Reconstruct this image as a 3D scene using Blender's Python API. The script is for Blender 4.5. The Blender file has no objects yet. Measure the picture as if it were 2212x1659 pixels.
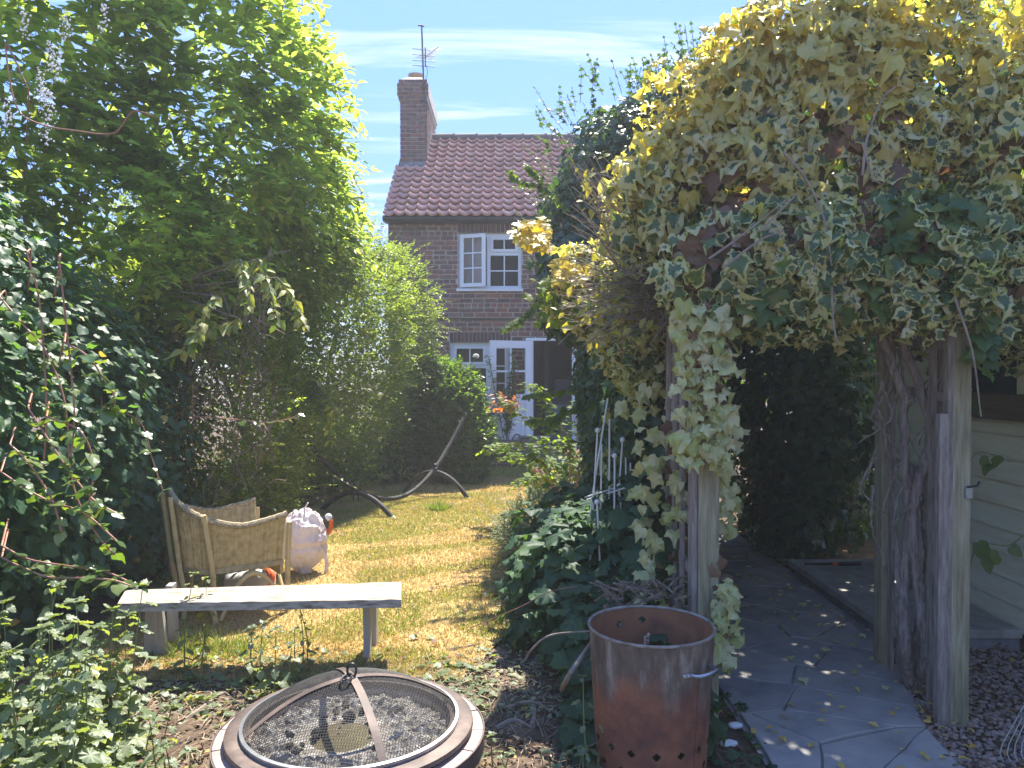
import bpy, math, random
import numpy as np
from mathutils import Vector, Matrix, Quaternion, noise as mn

# ------------------------------------------------------------------ camera, sky, sun, exposure
SC = bpy.context.scene
COL = SC.collection
CAMZ, FPX, CX, HZ = 1.65, 1661.0, 1106.0, 805.0        # photo measured at 2212 x 1659
cam_d = bpy.data.cameras.new('camera'); cam = bpy.data.objects.new('camera', cam_d); COL.objects.link(cam)
cam.location = (0, 0, CAMZ)
cam.rotation_euler = (math.radians(90 - 0.845), 0, 0)
cam_d.sensor_width = 36; cam_d.lens = 36 * FPX / 2212; cam_d.clip_end = 2000; cam_d.clip_start = 0.05
SC.camera = cam
SUN_EL, SUN_AZ = math.radians(60), math.radians(15)       # sun behind the cottage, a little to the right
W = bpy.data.worlds.new('World'); SC.world = W; W.use_nodes = True
nt = W.node_tree; nt.nodes.clear()
def wn(t, **k):
    n = nt.nodes.new(t)
    for a, b in k.items(): setattr(n, a, b)
    return n
sky = wn('ShaderNodeTexSky', sky_type='NISHITA', sun_disc=False, sun_elevation=SUN_EL, sun_rotation=SUN_AZ,
         air_density=1.0, dust_density=0.15, ozone_density=3.0)
bg = wn('ShaderNodeBackground'); out = wn('ShaderNodeOutputWorld')
bg.inputs[1].default_value = 0.15
# thin cirrus: a stretched noise on the sky plane
tc = wn('ShaderNodeTexCoord'); sep = wn('ShaderNodeSeparateXYZ'); nt.links.new(tc.outputs['Generated'], sep.inputs[0])
mz = wn('ShaderNodeMath', operation='MAXIMUM'); nt.links.new(sep.outputs[2], mz.inputs[0]); mz.inputs[1].default_value = 0.06
dx = wn('ShaderNodeMath', operation='DIVIDE'); dy = wn('ShaderNodeMath', operation='DIVIDE')
nt.links.new(sep.outputs[0], dx.inputs[0]); nt.links.new(mz.outputs[0], dx.inputs[1])
nt.links.new(sep.outputs[1], dy.inputs[0]); nt.links.new(mz.outputs[0], dy.inputs[1])
cmb = wn('ShaderNodeCombineXYZ'); nt.links.new(dx.outputs[0], cmb.inputs[0]); nt.links.new(dy.outputs[0], cmb.inputs[1])
mp = wn('ShaderNodeMapping'); mp.inputs['Rotation'].default_value = (0, 0, math.radians(-24)); mp.inputs['Scale'].default_value = (0.55, 2.6, 1)
mp.inputs['Location'].default_value = (0.35, 0.25, 0)
nt.links.new(cmb.outputs[0], mp.inputs[0])
no = wn('ShaderNodeTexNoise'); no.inputs['Scale'].default_value = 1.25; no.inputs['Detail'].default_value = 9; no.inputs['Roughness'].default_value = 0.62; no.inputs['Distortion'].default_value = 0.6
nt.links.new(mp.outputs[0], no.inputs[0])
cr = wn('ShaderNodeValToRGB'); cr.color_ramp.elements[0].position = 0.50; cr.color_ramp.elements[1].position = 0.82
cr.color_ramp.elements[0].color = (0, 0, 0, 1); cr.color_ramp.elements[1].color = (0.75, 0.75, 0.75, 1)
nt.links.new(no.outputs[0], cr.inputs[0])
mx = wn('ShaderNodeMix', data_type='RGBA'); nt.links.new(cr.outputs[0], mx.inputs[0])
# soft shoulder on the sky's radiance (hue kept), so that the glow round the sun does not dwarf the rest
bw0 = wn('ShaderNodeRGBToBW'); nt.links.new(sky.outputs[0], bw0.inputs[0])
dv = wn('ShaderNodeMath', operation='MULTIPLY_ADD'); nt.links.new(bw0.outputs[0], dv.inputs[0]); dv.inputs[1].default_value = 1 / 0.7; dv.inputs[2].default_value = 1.0
iv = wn('ShaderNodeMath', operation='DIVIDE'); iv.inputs[0].default_value = 1.78; nt.links.new(dv.outputs[0], iv.inputs[1])
vm = wn('ShaderNodeVectorMath', operation='SCALE'); nt.links.new(sky.outputs[0], vm.inputs[0]); nt.links.new(iv.outputs[0], vm.inputs[3])
vt = wn('ShaderNodeVectorMath', operation='MULTIPLY'); nt.links.new(vm.outputs[0], vt.inputs[0]); vt.inputs[1].default_value = (0.70, 0.83, 1.15)
nt.links.new(vt.outputs[0], mx.inputs[6])
mx.inputs[7].default_value = (2.1, 2.12, 2.15, 1)
nt.links.new(mx.outputs[2], bg.inputs[0]); nt.links.new(bg.outputs[0], out.inputs[0])
sl = bpy.data.lights.new('sun', 'SUN'); sl.energy = 2.7; sl.angle = math.radians(0.53); sl.color = (1.0, 0.94, 0.84)
so = bpy.data.objects.new('sun', sl); COL.objects.link(so)
SUN_DIR = Vector((math.sin(SUN_AZ) * math.cos(SUN_EL), math.cos(SUN_AZ) * math.cos(SUN_EL), math.sin(SUN_EL)))
so.rotation_euler = SUN_DIR.to_track_quat('Z', 'Y').to_euler(); so.location = (2, 20, 18)
SC.view_settings.view_transform = 'Standard'; SC.view_settings.look = 'None'; SC.view_settings.gamma = 1.0
SC.view_settings.exposure = 2.45; SC.view_settings.use_curve_mapping = False
SC.render.engine = 'CYCLES'
SC.cycles.max_bounces = 12; SC.cycles.diffuse_bounces = 8; SC.cycles.glossy_bounces = 3; SC.cycles.volume_bounces = 1; SC.cycles.transparent_max_bounces = 12; SC.cycles.use_denoising = True
SC.cycles.sample_clamp_indirect = 6

# ------------------------------------------------------------------ helpers
random.seed(7); RNG = np.random.default_rng(11)
R = random.uniform
def at(u, v, Y): return Vector(((u - CX) / FPX * Y, Y, CAMZ - (v - HZ) / FPX * Y))
def gr(u, v, z=0.0):
    d = (CAMZ - z) * FPX / (v - HZ); return Vector(((u - CX) / FPX * d, d, z))
ORG = {}
def tag(o, label=None, cat=None, group=None, kind=None):
    if label: o['label'] = label
    if cat: o['category'] = cat
    if group: o['group'] = group
    if kind: o['kind'] = kind
    return o
def empty(name, loc, label, cat, group=None, rz=0.0):
    o = bpy.data.objects.new(name, None); COL.objects.link(o); o.location = loc; o.rotation_euler[2] = rz
    o.empty_display_size = 0.2; ORG[o] = Vector(loc)
    return tag(o, label, cat, group)
def link(name, me, mat=None, parent=None, loc=None):
    o = bpy.data.objects.new(name, me); COL.objects.link(o)
    if mat is not None and not me.materials: me.materials.append(mat)
    if parent is not None: o.parent = parent
    if loc is not None: o.location = loc
    return o
def org(p): return ORG.get(p, Vector((0, 0, 0))) if p is not None else Vector((0, 0, 0))
class MB:
    def __init__(s): s.v = []; s.f = []; s.r = []
    def add(s, vs, fs, rnd=None):
        n = len(s.v); s.v += [tuple(v) for v in vs]; s.f += [tuple(i + n for i in f) for f in fs]
        s.r += [R(0, 1) if rnd is None else rnd] * len(vs); return s
    def box(s, c, sz, M=None, rnd=None):
        c = Vector(c); h = [x / 2 for x in sz]
        vs = [Vector((x * h[0], y * h[1], z * h[2])) for x in (-1, 1) for y in (-1, 1) for z in (-1, 1)]
        if M is not None: vs = [M @ v for v in vs]
        return s.add([v + c for v in vs], [(0, 1, 3, 2), (4, 6, 7, 5), (0, 4, 5, 1), (2, 3, 7, 6), (0, 2, 6, 4), (1, 5, 7, 3)], rnd)
    def span(s, x0, x1, y0, y1, z0, z1, rnd=None): return s.box(((x0 + x1) / 2, (y0 + y1) / 2, (z0 + z1) / 2), (x1 - x0, y1 - y0, z1 - z0), None, rnd)
    def bar(s, a, b, w, h, up=(0, 0, 1), rnd=None):
        a, b = Vector(a), Vector(b); d = b - a; L = d.length; d.normalize()
        x = d.cross(Vector(up)); x = x.normalized() if x.length > 1e-4 else Vector((1, 0, 0)); y = x.cross(d)
        M = Matrix((x, d, y)).transposed(); return s.box((a + b) / 2, (w, L, h), M, rnd)
    def tube(s, pts, r, n=7, cap=True, rnd=None):
        pts = [Vector(p) for p in pts]; m = len(pts); vs = []
        rr = r if isinstance(r, (list, tuple)) else [r] * m
        up = Vector((0.13, 0.21, 1)).normalized(); x = None
        for i, p in enumerate(pts):
            d = (pts[min(i + 1, m - 1)] - pts[max(i - 1, 0)]); d = d.normalized() if d.length > 1e-9 else Vector((0, 0, 1))
            if x is None: x = d.cross(up); x = x if x.length > 0.05 else d.cross(Vector((1, 0, 0)))
            x = (x - d * x.dot(d)).normalized(); y = d.cross(x)
            for k in range(n):
                a = 2 * math.pi * k / n; vs.append(p + x * (rr[i] * math.cos(a)) + y * (rr[i] * math.sin(a)))
        fs = [(i * n + k, i * n + (k + 1) % n, (i + 1) * n + (k + 1) % n, (i + 1) * n + k) for i in range(m - 1) for k in range(n)]
        if cap: fs += [tuple(range(n - 1, -1, -1)), tuple(range((m - 1) * n, m * n))]
        return s.add(vs, fs, rnd)
    def lathe(s, prof, n=32, c=(0, 0, 0), rnd=None, M=None):
        c = Vector(c); m = len(prof)
        vs = [Vector((r * math.cos(2 * math.pi * k / n), r * math.sin(2 * math.pi * k / n), z)) for r, z in prof for k in range(n)]
        if M is not None: vs = [M @ v for v in vs]
        fs = [(i * n + k, i * n + (k + 1) % n, (i + 1) * n + (k + 1) % n, (i + 1) * n + k) for i in range(m - 1) for k in range(n)]
        return s.add([v + c for v in vs], fs, rnd)
    def prism(s, poly, z0, z1, rnd=None):
        n = len(poly); vs = [(x, y, z0) for x, y in poly] + [(x, y, z1) for x, y in poly]
        return s.add(vs, [tuple(range(n - 1, -1, -1)), tuple(range(n, 2 * n))] + [(i, (i + 1) % n, n + (i + 1) % n, n + i) for i in range(n)], rnd)
    def ball(s, c, r, n=8, m=6, sc=(1, 1, 1), rnd=None):
        return s.lathe([(max(1e-4, r * math.sin(math.pi * i / m)), -r * math.cos(math.pi * i / m)) for i in range(m + 1)], n, c, rnd, Matrix.Diagonal(sc))
    def build(s, name, mat, parent=None, smooth=False, bevel=0, local=False):
        o = org(parent) if not local else Vector((0, 0, 0))
        me = bpy.data.meshes.new(name); me.from_pydata([(v[0] - o.x, v[1] - o.y, v[2] - o.z) for v in s.v], [], s.f)
        a = me.attributes.new('rnd', 'FLOAT', 'POINT'); a.data.foreach_set('value', np.array(s.r, dtype=np.float32))
        if smooth:
            me.polygons.foreach_set('use_smooth', [True] * len(me.polygons))
            try: me.set_sharp_from_angle(angle=math.radians(40))
            except Exception: pass
        me.update(); ob = link(name, me, mat, parent)
        if bevel:
            b = ob.modifiers.new('bevel', 'BEVEL'); b.width = bevel; b.segments = 2; b.limit_method = 'ANGLE'; b.angle_limit = math.radians(35)
        if parent is None: ORG[ob] = Vector((0, 0, 0))
        else: ORG[ob] = org(parent)
        return ob
def spline(pts, n=8):
    pts = [Vector(p) for p in pts]; q = [pts[0] * 2 - pts[1]] + pts + [pts[-1] * 2 - pts[-2]]; o = []
    for i in range(1, len(q) - 2):
        for k in range(n):
            t = k / n; a, b, c, d = q[i - 1], q[i], q[i + 1], q[i + 2]
            o.append(0.5 * ((2 * b) + (c - a) * t + (2 * a - 5 * b + 4 * c - d) * t * t + (3 * b - a - 3 * c + d) * t ** 3))
    o.append(pts[-1]); return o
def recenter(o):
    """put the origin of a one-mesh thing at its base"""
    me = o.data; n = len(me.vertices); a = np.empty(n * 3, dtype=np.float32); me.vertices.foreach_get('co', a); a = a.reshape(-1, 3)
    c = np.array([a[:, 0].mean(), a[:, 1].mean(), a[:, 2].min()], dtype=np.float32)
    me.vertices.foreach_set('co', (a - c).ravel()); o.location = [float(x) for x in c]; me.update(); return o

# ------------------------------------------------------------------ materials
MATS = {}
def base_mat(name):
    m = bpy.data.materials.new(name); m.use_nodes = True; MATS[name] = m
    t = m.node_tree; t.nodes.clear()
    o = t.nodes.new('ShaderNodeOutputMaterial'); b = t.nodes.new('ShaderNodeBsdfPrincipled'); t.links.new(b.outputs[0], o.inputs[0])
    return m, t, b, o
def nd(t, typ, **k):
    n = t.nodes.new(typ)
    for a, v in k.items():
        if a.startswith('i_'): n.inputs[a[2:].replace('_', ' ')].default_value = v
        else: setattr(n, a, v)
    return n
def ramp(t, cols, src=None, interp='LINEAR', pos=None):
    r = t.nodes.new('ShaderNodeValToRGB'); e = r.color_ramp; e.interpolation = interp
    n = len(cols)
    while len(e.elements) < n: e.elements.new(0.5)
    for i, c in enumerate(cols):
        e.elements[i].position = pos[i] if pos else i / max(1, n - 1)
        e.elements[i].color = (*c, 1) if len(c) == 3 else c
    if src is not None: t.links.new(src, r.inputs[0])
    return r
def rnd_node(t):
    a = nd(t, 'ShaderNodeAttribute', attribute_name='rnd'); i = nd(t, 'ShaderNodeObjectInfo')
    s = nd(t, 'ShaderNodeMath', operation='ADD'); f = nd(t, 'ShaderNodeMath', operation='FRACT')
    t.links.new(a.outputs['Fac'], s.inputs[0]); t.links.new(i.outputs['Random'], s.inputs[1]); t.links.new(s.outputs[0], f.inputs[0])
    return f.outputs[0]
def mixc(t, fac, a, b, mode='MIX'):
    m = nd(t, 'ShaderNodeMix', data_type='RGBA', blend_type=mode)
    for s, v in ((0, fac), (6, a), (7, b)):
        if hasattr(v, 'is_output'): t.links.new(v, m.inputs[s])
        else: m.inputs[s].default_value = v if s == 0 else (*v, 1)
    return m.outputs[2]
def noise(t, scale, detail=6, rough=0.6, coord='Object', stretch=None, dist=0.0):
    c = nd(t, 'ShaderNodeTexCoord').outputs[coord] if coord != 'Position' else nd(t, 'ShaderNodeNewGeometry').outputs['Position']
    if stretch:
        m = nd(t, 'ShaderNodeMapping'); m.inputs['Scale'].default_value = stretch; t.links.new(c, m.inputs[0]); c = m.outputs[0]
    n = nd(t, 'ShaderNodeTexNoise'); n.inputs['Scale'].default_value = scale; n.inputs['Detail'].default_value = detail
    n.inputs['Roughness'].default_value = rough; n.inputs['Distortion'].default_value = dist; t.links.new(c, n.inputs[0]); return n.outputs[0]
def bump(t, b, src, strength=0.3, dist=0.01):
    n = nd(t, 'ShaderNodeBump'); n.inputs['Strength'].default_value = strength; n.inputs['Distance'].default_value = dist
    t.links.new(src, n.inputs['Height']); t.links.new(n.outputs[0], b.inputs['Normal'])
def mat(name, cols, rough=0.6, metal=0.0, scale=8, stretch=None, bmp=0.2, bdist=0.005, rnds=None, rfac=0.5, spec=0.5, pos=None, coord='Position', detail=6, dist=0.0):
    """noise-ramped surface; rnds: a second ramp driven by the piece's random number"""
    m, t, b, o = base_mat(name)
    n = noise(t, scale, detail, 0.62, coord, stretch, dist)
    c = ramp(t, cols, n, pos=pos or [0.3 + 0.4 * i / max(1, len(cols) - 1) for i in range(len(cols))]).outputs[0]
    if rnds: c = mixc(t, rfac, c, ramp(t, rnds, rnd_node(t)).outputs[0])
    t.links.new(c, b.inputs['Base Color']); b.inputs['Roughness'].default_value = rough; b.inputs['Metallic'].default_value = metal
    b.inputs['Specular IOR Level'].default_value = spec
    if bmp: bump(t, b, noise(t, scale * 3, 5, 0.6, coord, stretch), bmp, bdist)
    return m
def leafmat(name, cols, trans=0.42, tint=(1.5, 1.6, 0.45), rough=0.42, var=None, spec=0.5):
    """leaf: glossy face plus light coming through it; var = (edge colours) for a cream margin"""
    m, t, b, o = base_mat(name)
    r = rnd_node(t); c = ramp(t, cols, r).outputs[0]
    if var:
        e = nd(t, 'ShaderNodeAttribute', attribute_name='edge').outputs['Fac']
        n = noise(t, 55, 3, 0.5, 'Position')
        a1 = nd(t, 'ShaderNodeMath', operation='MULTIPLY_ADD'); t.links.new(n, a1.inputs[0]); a1.inputs[1].default_value = 0.9; t.links.new(e, a1.inputs[2])
        sn = nd(t, 'ShaderNodeMath', operation='MULTIPLY'); t.links.new(r, sn.inputs[0]); sn.inputs[1].default_value = 7.31
        fr = nd(t, 'ShaderNodeMath', operation='FRACT'); t.links.new(sn.outputs[0], fr.inputs[0])
        a2 = nd(t, 'ShaderNodeMath', operation='MULTIPLY_ADD'); t.links.new(fr.outputs[0], a2.inputs[0]); a2.inputs[1].default_value = var[1]; t.links.new(a1.outputs[0], a2.inputs[2])
        k = ramp(t, [(0, 0, 0), (1, 1, 1)], a2.outputs[0], pos=[0, 1]); k.color_ramp.elements[0].position = 0.0
        mr = nd(t, 'ShaderNodeMapRange'); t.links.new(a2.outputs[0], mr.inputs[0]); mr.inputs[1].default_value = var[2]; mr.inputs[2].default_value = var[2] + 0.10
        c = mixc(t, mr.outputs[0], c, ramp(t, var[0], fr.outputs[0]).outputs[0])
    t.links.new(c, b.inputs['Base Color']); b.inputs['Roughness'].default_value = rough; b.inputs['Specular IOR Level'].default_value = spec
    tr = nd(t, 'ShaderNodeBsdfTranslucent'); t.links.new(mixc(t, 1.0, c, tint, 'MULTIPLY'), tr.inputs[0])
    ms = nd(t, 'ShaderNodeMixShader'); ms.inputs[0].default_value = trans
    t.links.new(b.outputs[0], ms.inputs[1]); t.links.new(tr.outputs[0], ms.inputs[2]); t.links.new(ms.outputs[0], o.inputs[0])
    return m
def glassmat(name, tint=(0.02, 0.025, 0.03), clear=0.8):
    m, t, b, o = base_mat(name)
    b.inputs['Base Color'].default_value = (*tint, 1); b.inputs['Roughness'].default_value = 0.02; b.inputs['IOR'].default_value = 1.6
    tr = nd(t, 'ShaderNodeBsdfTransparent'); ms = nd(t, 'ShaderNodeMixShader'); fr = nd(t, 'ShaderNodeFresnel'); fr.inputs[0].default_value = 1.55
    ma = nd(t, 'ShaderNodeMath', operation='MULTIPLY_ADD'); t.links.new(fr.outputs[0], ma.inputs[0]); ma.inputs[1].default_value = 1.1; ma.inputs[2].default_value = 1 - clear; ma.use_clamp = True
    t.links.new(ma.outputs[0], ms.inputs[0]); t.links.new(tr.outputs[0], ms.inputs[1]); t.links.new(b.outputs[0], ms.inputs[2]); t.links.new(ms.outputs[0], o.inputs[0])
    return m

# ------------------------------------------------------------------ leaves
def tmpl_simple(w, fold=0.10, droop=0.12):      # pointed oval folded on the midrib
    v = np.array([(0, 0, 0), (-w, .42, fold), (0, .45, 0), (w, .42, fold), (-w * .62, .75, fold * .6 - droop * .3), (w * .62, .75, fold * .6 - droop * .3), (0, 1, -droop)], float)
    f = np.array([(0, 2, 1), (0, 3, 2), (1, 2, 4), (2, 3, 5), (4, 2, 6), (2, 5, 6)]); return v, f, np.array([.3, 1, 0, 1, 1, 1, 1.])
def tmpl_tiny(w, fold=0.1):
    v = np.array([(0, 0, 0), (-w, .5, fold), (w, .5, fold), (0, 1, 0)], float); return v, np.array([(0, 2, 1), (1, 2, 3)]), np.ones(4)
def tmpl_radial(outline, ctr=(0, .38), inner=None, cup=0.10, seed=0):
    rs = np.random.default_rng(seed); o = np.array(outline, float); n = len(o); c = np.array(ctr)
    z = cup * ((o - c) ** 2).sum(1) * rs.uniform(-1.2, 0.8, n) - 0.10 * np.maximum(o[:, 1] - .5, 0)
    V = [(c[0], c[1], 0.03)]; E = [0.0]; F = []
    if inner:
        for p, zz in zip(o, z): q = c + (p - c) * inner; V.append((q[0], q[1], zz * inner * .6 + .03)); E.append(.5)
        for p, zz in zip(o, z): V.append((p[0], p[1], zz)); E.append(1.0)
        for i in range(n):
            j = (i + 1) % n; F += [(0, 1 + j, 1 + i), (1 + i, 1 + j, 1 + n + j), (1 + i, 1 + n + j, 1 + n + i)]
    else:
        for p, zz in zip(o, z): V.append((p[0], p[1], zz)); E.append(1.0)
        for i in range(n): F.append((0, 1 + (i + 1) % n, 1 + i))
    return np.array(V, float), np.array(F), np.array(E)
IVY = [(0, .06), (-.16, -.04), (-.30, .06), (-.34, .18), (-.47, .34), (-.54, .52), (-.30, .50), (-.22, .60), (-.12, .84), (0, 1.02), (.12, .84), (.22, .60), (.30, .50), (.54, .52), (.47, .34), (.34, .18), (.30, .06), (.16, -.04)]
IVY3 = [(0, .04), (-.22, -.03), (-.40, .10), (-.46, .30), (-.42, .46), (-.34, .56), (-.22, .76), (-.08, .95), (0, 1.0), (.08, .95), (.22, .76), (.34, .56), (.42, .46), (.46, .30), (.40, .10), (.22, -.03)]
IVY2 = [(0, .05), (-.2, -.02), (-.36, .1), (-.50, .30), (-.56, .44), (-.34, .52), (-.18, .74), (0, 1.0), (.18, .74), (.34, .52), (.56, .44), (.50, .30), (.36, .1), (.2, -.02)]
def jit(o, s, seed): r = np.random.default_rng(seed); return [(x + r.uniform(-s, s), y + r.uniform(-s, s)) for x, y in o]
def serr(w, n=7, tooth=0.035, base=0.1):         # toothed oval, nettle or rose
    L = []
    for i in range(n):
        t = (i + .3) / n; y = t; x = w * math.sin(math.pi * t ** .72) ** .8
        L += [(x + tooth, y - .02), (x - .3 * tooth, y + .05)]
    return [(0, 0)] + [(-x, y) for x, y in L] + [(0, 1.02)] + [(x, y) for x, y in reversed(L)]
def heart(w=.42): return [(0, .06), (-.18, 0), (-w * .9, .14), (-w, .34), (-w * .8, .58), (-w * .42, .82), (0, 1), (w * .42, .82), (w * .8, .58), (w, .34), (w * .9, .14), (.18, 0)]
def palm():                                      # five shallow toothed lobes
    L = []
    for a, r in ((-128, .46), (-112, .60), (-95, .52), (-70, .62), (-52, .74), (-40, .60), (-22, .74), (-8, .84), (0, .92)): L.append((math.sin(math.radians(a)) * r, .36 + math.cos(math.radians(a)) * r * .72))
    return [(0, .22)] + L + [(-x, y) for x, y in reversed(L[:-1])]
T = {}
T['ivyv'] = [tmpl_radial(jit(IVY if k < 4 else IVY3, .045, k), (0, .40), .56, .8 + .15 * k, k) for k in range(8)]
T['ivy'] = [tmpl_radial(jit(IVY2, .03, k), (0, .38), None, .5, k) for k in range(5)]
T['nettle'] = [tmpl_radial(serr(.34, 6), (0, .45), None, .5, k) for k in range(4)]
T['rose'] = [tmpl_radial(serr(.36, 4, .02), (0, .5), None, .3, k) for k in range(3)]
T['heart'] = [tmpl_radial(jit(heart(), .02, k), (0, .36), None, .5, k) for k in range(4)]
T['palm'] = [tmpl_radial(jit(palm(), .02, k), (0, .36), None, .4, k) for k in range(4)]
T['elder'] = [tmpl_simple(.25, .06, .14), tmpl_simple(.29, .09, .22), tmpl_simple(.23, .04, .05)]
T['oval'] = [tmpl_simple(.27, .10, .10), tmpl_simple(.31, .06, .16)]
T['tiny'] = [tmpl_tiny(.24), tmpl_tiny(.30, .16)]
def unit(a): return a / np.maximum(np.linalg.norm(a, axis=-1, keepdims=True), 1e-9)
def frames(D, N):
    D = unit(D); B = np.cross(D, N); B = unit(B); return B, D, np.cross(B, D)
def raw_mesh(name, V, F, attrs):
    me = bpy.data.meshes.new(name); nv, nf = len(V), len(F)
    me.vertices.add(nv); me.vertices.foreach_set('co', V.astype(np.float32).ravel())
    me.loops.add(nf * 3); me.loops.foreach_set('vertex_index', F.astype(np.int32).ravel())
    me.polygons.add(nf); me.polygons.foreach_set('loop_start', np.arange(0, nf * 3, 3, dtype=np.int32))
    for k, a in attrs.items():
        at_ = me.attributes.new(k, 'FLOAT', 'POINT'); at_.data.foreach_set('value', a.astype(np.float32))
    me.update(calc_edges=True); return me
LEAFME = {}
def screen(P):
    d = np.maximum(P[:, 1], .05); return CX + P[:, 0] / d * FPX, HZ - (P[:, 2] - CAMZ) / d * FPX
def add_leaves(name, root, m, P, D, N, S, kind, pick=0, part='leaf', rest_kind='stuff', flat=1.0):
    P, D, N, S = (np.asarray(x, float) for x in (P, D, N, S)); n = len(P)
    if n == 0: return None
    tl = T[kind]; B, D, N = frames(D, N); o = org(root); which = RNG.integers(0, len(tl), n); keep = np.ones(n, bool)
    if pick:
        u, v = screen(P + D * (S * .5)[:, None]); size = S / np.maximum(P[:, 1], .3)
        ok = np.where((u > 0) & (u < 2212) & (v > 0) & (v < 1659) & (P[:, 1] > .5))[0]
        dist = np.linalg.norm(P - np.array([0, 0, CAMZ]), axis=1)
        ok = ok[np.argsort(dist[ok])]; seen = {}; sel = []
        for i in ok:                                     # nearest leaf of each little window of the view first
            c = (int(u[i] // 26), int(v[i] // 26))
            if c not in seen: seen[c] = 1; sel.append(i)
        sel = sorted(sel, key=lambda i: -size[i])[:pick]
        for i in sel:
            k = (kind, int(which[i]), m.name)
            if k not in LEAFME:
                V, F, E = tl[which[i]]; LEAFME[k] = raw_mesh('leaf', V, F, {'edge': E}); LEAFME[k].materials.append(m)
            ob = bpy.data.objects.new(part, LEAFME[k]); COL.objects.link(ob); ob.parent = root
            M = Matrix([[B[i][j] * S[i], D[i][j] * S[i], N[i][j] * S[i], P[i][j] - o[j]] for j in range(3)] + [[0, 0, 0, 1]])
            ob.matrix_basis = M; keep[i] = False
    Vs, Fs, Es, Rs = [], [], [], []; off = 0
    for k, (V, F, E) in enumerate(tl):
        ix = np.where(keep & (which == k))[0]
        if len(ix) == 0: continue
        W_ = P[ix][:, None] + S[ix][:, None, None] * (V[None, :, 0:1] * B[ix][:, None] + V[None, :, 1:2] * D[ix][:, None] + V[None, :, 2:3] * N[ix][:, None])
        W_ = W_.reshape(-1, 3) - np.array(o); Vs.append(W_)
        Fs.append((F[None] + (np.arange(len(ix)) * len(V))[:, None, None]).reshape(-1, 3) + off); off += len(W_)
        Es.append(np.tile(E, len(ix))); Rs.append(np.repeat(RNG.uniform(0, 1, len(ix)), len(V)))
    if not Vs: return None
    me = raw_mesh(name, np.concatenate(Vs), np.concatenate(Fs), {'rnd': np.concatenate(Rs), 'edge': np.concatenate(Es)})
    ob = link(name, me, m, root)
    if rest_kind: ob['kind'] = rest_kind
    return ob
def lump(U, seed):
    r = np.random.default_rng(seed); s = 0
    for k in range(7):
        w = r.normal(0, 1, 3) * (2.2 + 1.3 * k); s = s + np.sin(U @ w + r.uniform(0, 6)) / (1.5 + k * .7)
    return s
def blob_points(blobs, n, shell=(.84, 1.03), lumpy=.10, back=.35, seed=1):
    """points and outward normals near the surface of a union of ellipsoids"""
    bl = np.array(blobs, float); ar = (bl[:, 3] * bl[:, 4] + bl[:, 4] * bl[:, 5] + bl[:, 3] * bl[:, 5]); P, N = [], []; got = 0; tries = 0
    while got < n and tries < 12:
        tries += 1; m = int(n * 1.6); b = RNG.choice(len(bl), m, p=ar / ar.sum()); U = unit(RNG.normal(0, 1, (m, 3)))
        rr = RNG.uniform(*shell, m) * (1 + lumpy * lump(U + b[:, None] * 1.7, seed))
        p = bl[b, :3] + bl[b, 3:] * U * rr[:, None]; nn = unit(U / bl[b, 3:])
        ok = p[:, 2] > .02
        for k in range(len(bl)):
            q = (((p - bl[k, :3]) / bl[k, 3:]) ** 2).sum(1); ok &= ~((q < .62) & (b != k))
        view = unit(np.array([0, 0, CAMZ]) - p); f = (nn * view).sum(1)
        ok &= (f > -.15) | (RNG.uniform(0, 1, m) < back)
        P.append(p[ok]); N.append(nn[ok]); got += ok.sum()
    return np.concatenate(P)[:n], np.concatenate(N)[:n]
def sprigs(P, N, L, k, up=.35, spread=.5, leaf=.05, ang=55, droop=.25, pairs=True, lup=.7):
    """shoots growing out from P, each carrying k leaves; returns leaf arrays and shoot polylines"""
    n = len(P); d = unit(N + np.array([0, 0, up]) + RNG.normal(0, spread, (n, 3))); L = np.full(n, L) * RNG.uniform(.6, 1.3, n)
    side = unit(np.cross(d, np.array([0, 0, 1.0]) + RNG.normal(0, .25, (n, 3)))); nrm = np.cross(side, d)
    A, Dd, Nn, S = [], [], [], []
    for j in range(k):
        t = (j // 2 + 1) / (k / 2 + .2) if pairs else (j + 1) / (k + .2); t = min(t, 1.0)
        pos = P + d * (L * t)[:, None] + np.array([0, 0, -1.0]) * (droop * L * t * t)[:, None]
        sg = 1 if j % 2 == 0 else -1; a = np.radians(ang + RNG.normal(0, 14, n)) * (1 if j < k - 1 else .15)
        ld = d * np.cos(a)[:, None] + side * (sg * np.sin(a))[:, None] + np.array([0, 0, -.25]) + RNG.normal(0, .16, (n, 3))
        A.append(pos); Dd.append(ld); Nn.append(nrm * .6 + np.array([0, 0, lup]) + RNG.normal(0, .32, (n, 3))); S.append(leaf * RNG.uniform(.65, 1.15, n) * (1 - .3 * t))
    end = P + d * L[:, None] + np.array([0, 0, -1.0]) * (droop * L)[:, None]; mid = P + d * (L * .5)[:, None] - np.array([0, 0, .25 * droop]) * L[:, None]
    return np.concatenate(A), np.concatenate(Dd), np.concatenate(Nn), np.concatenate(S), (P, mid, end)
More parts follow.
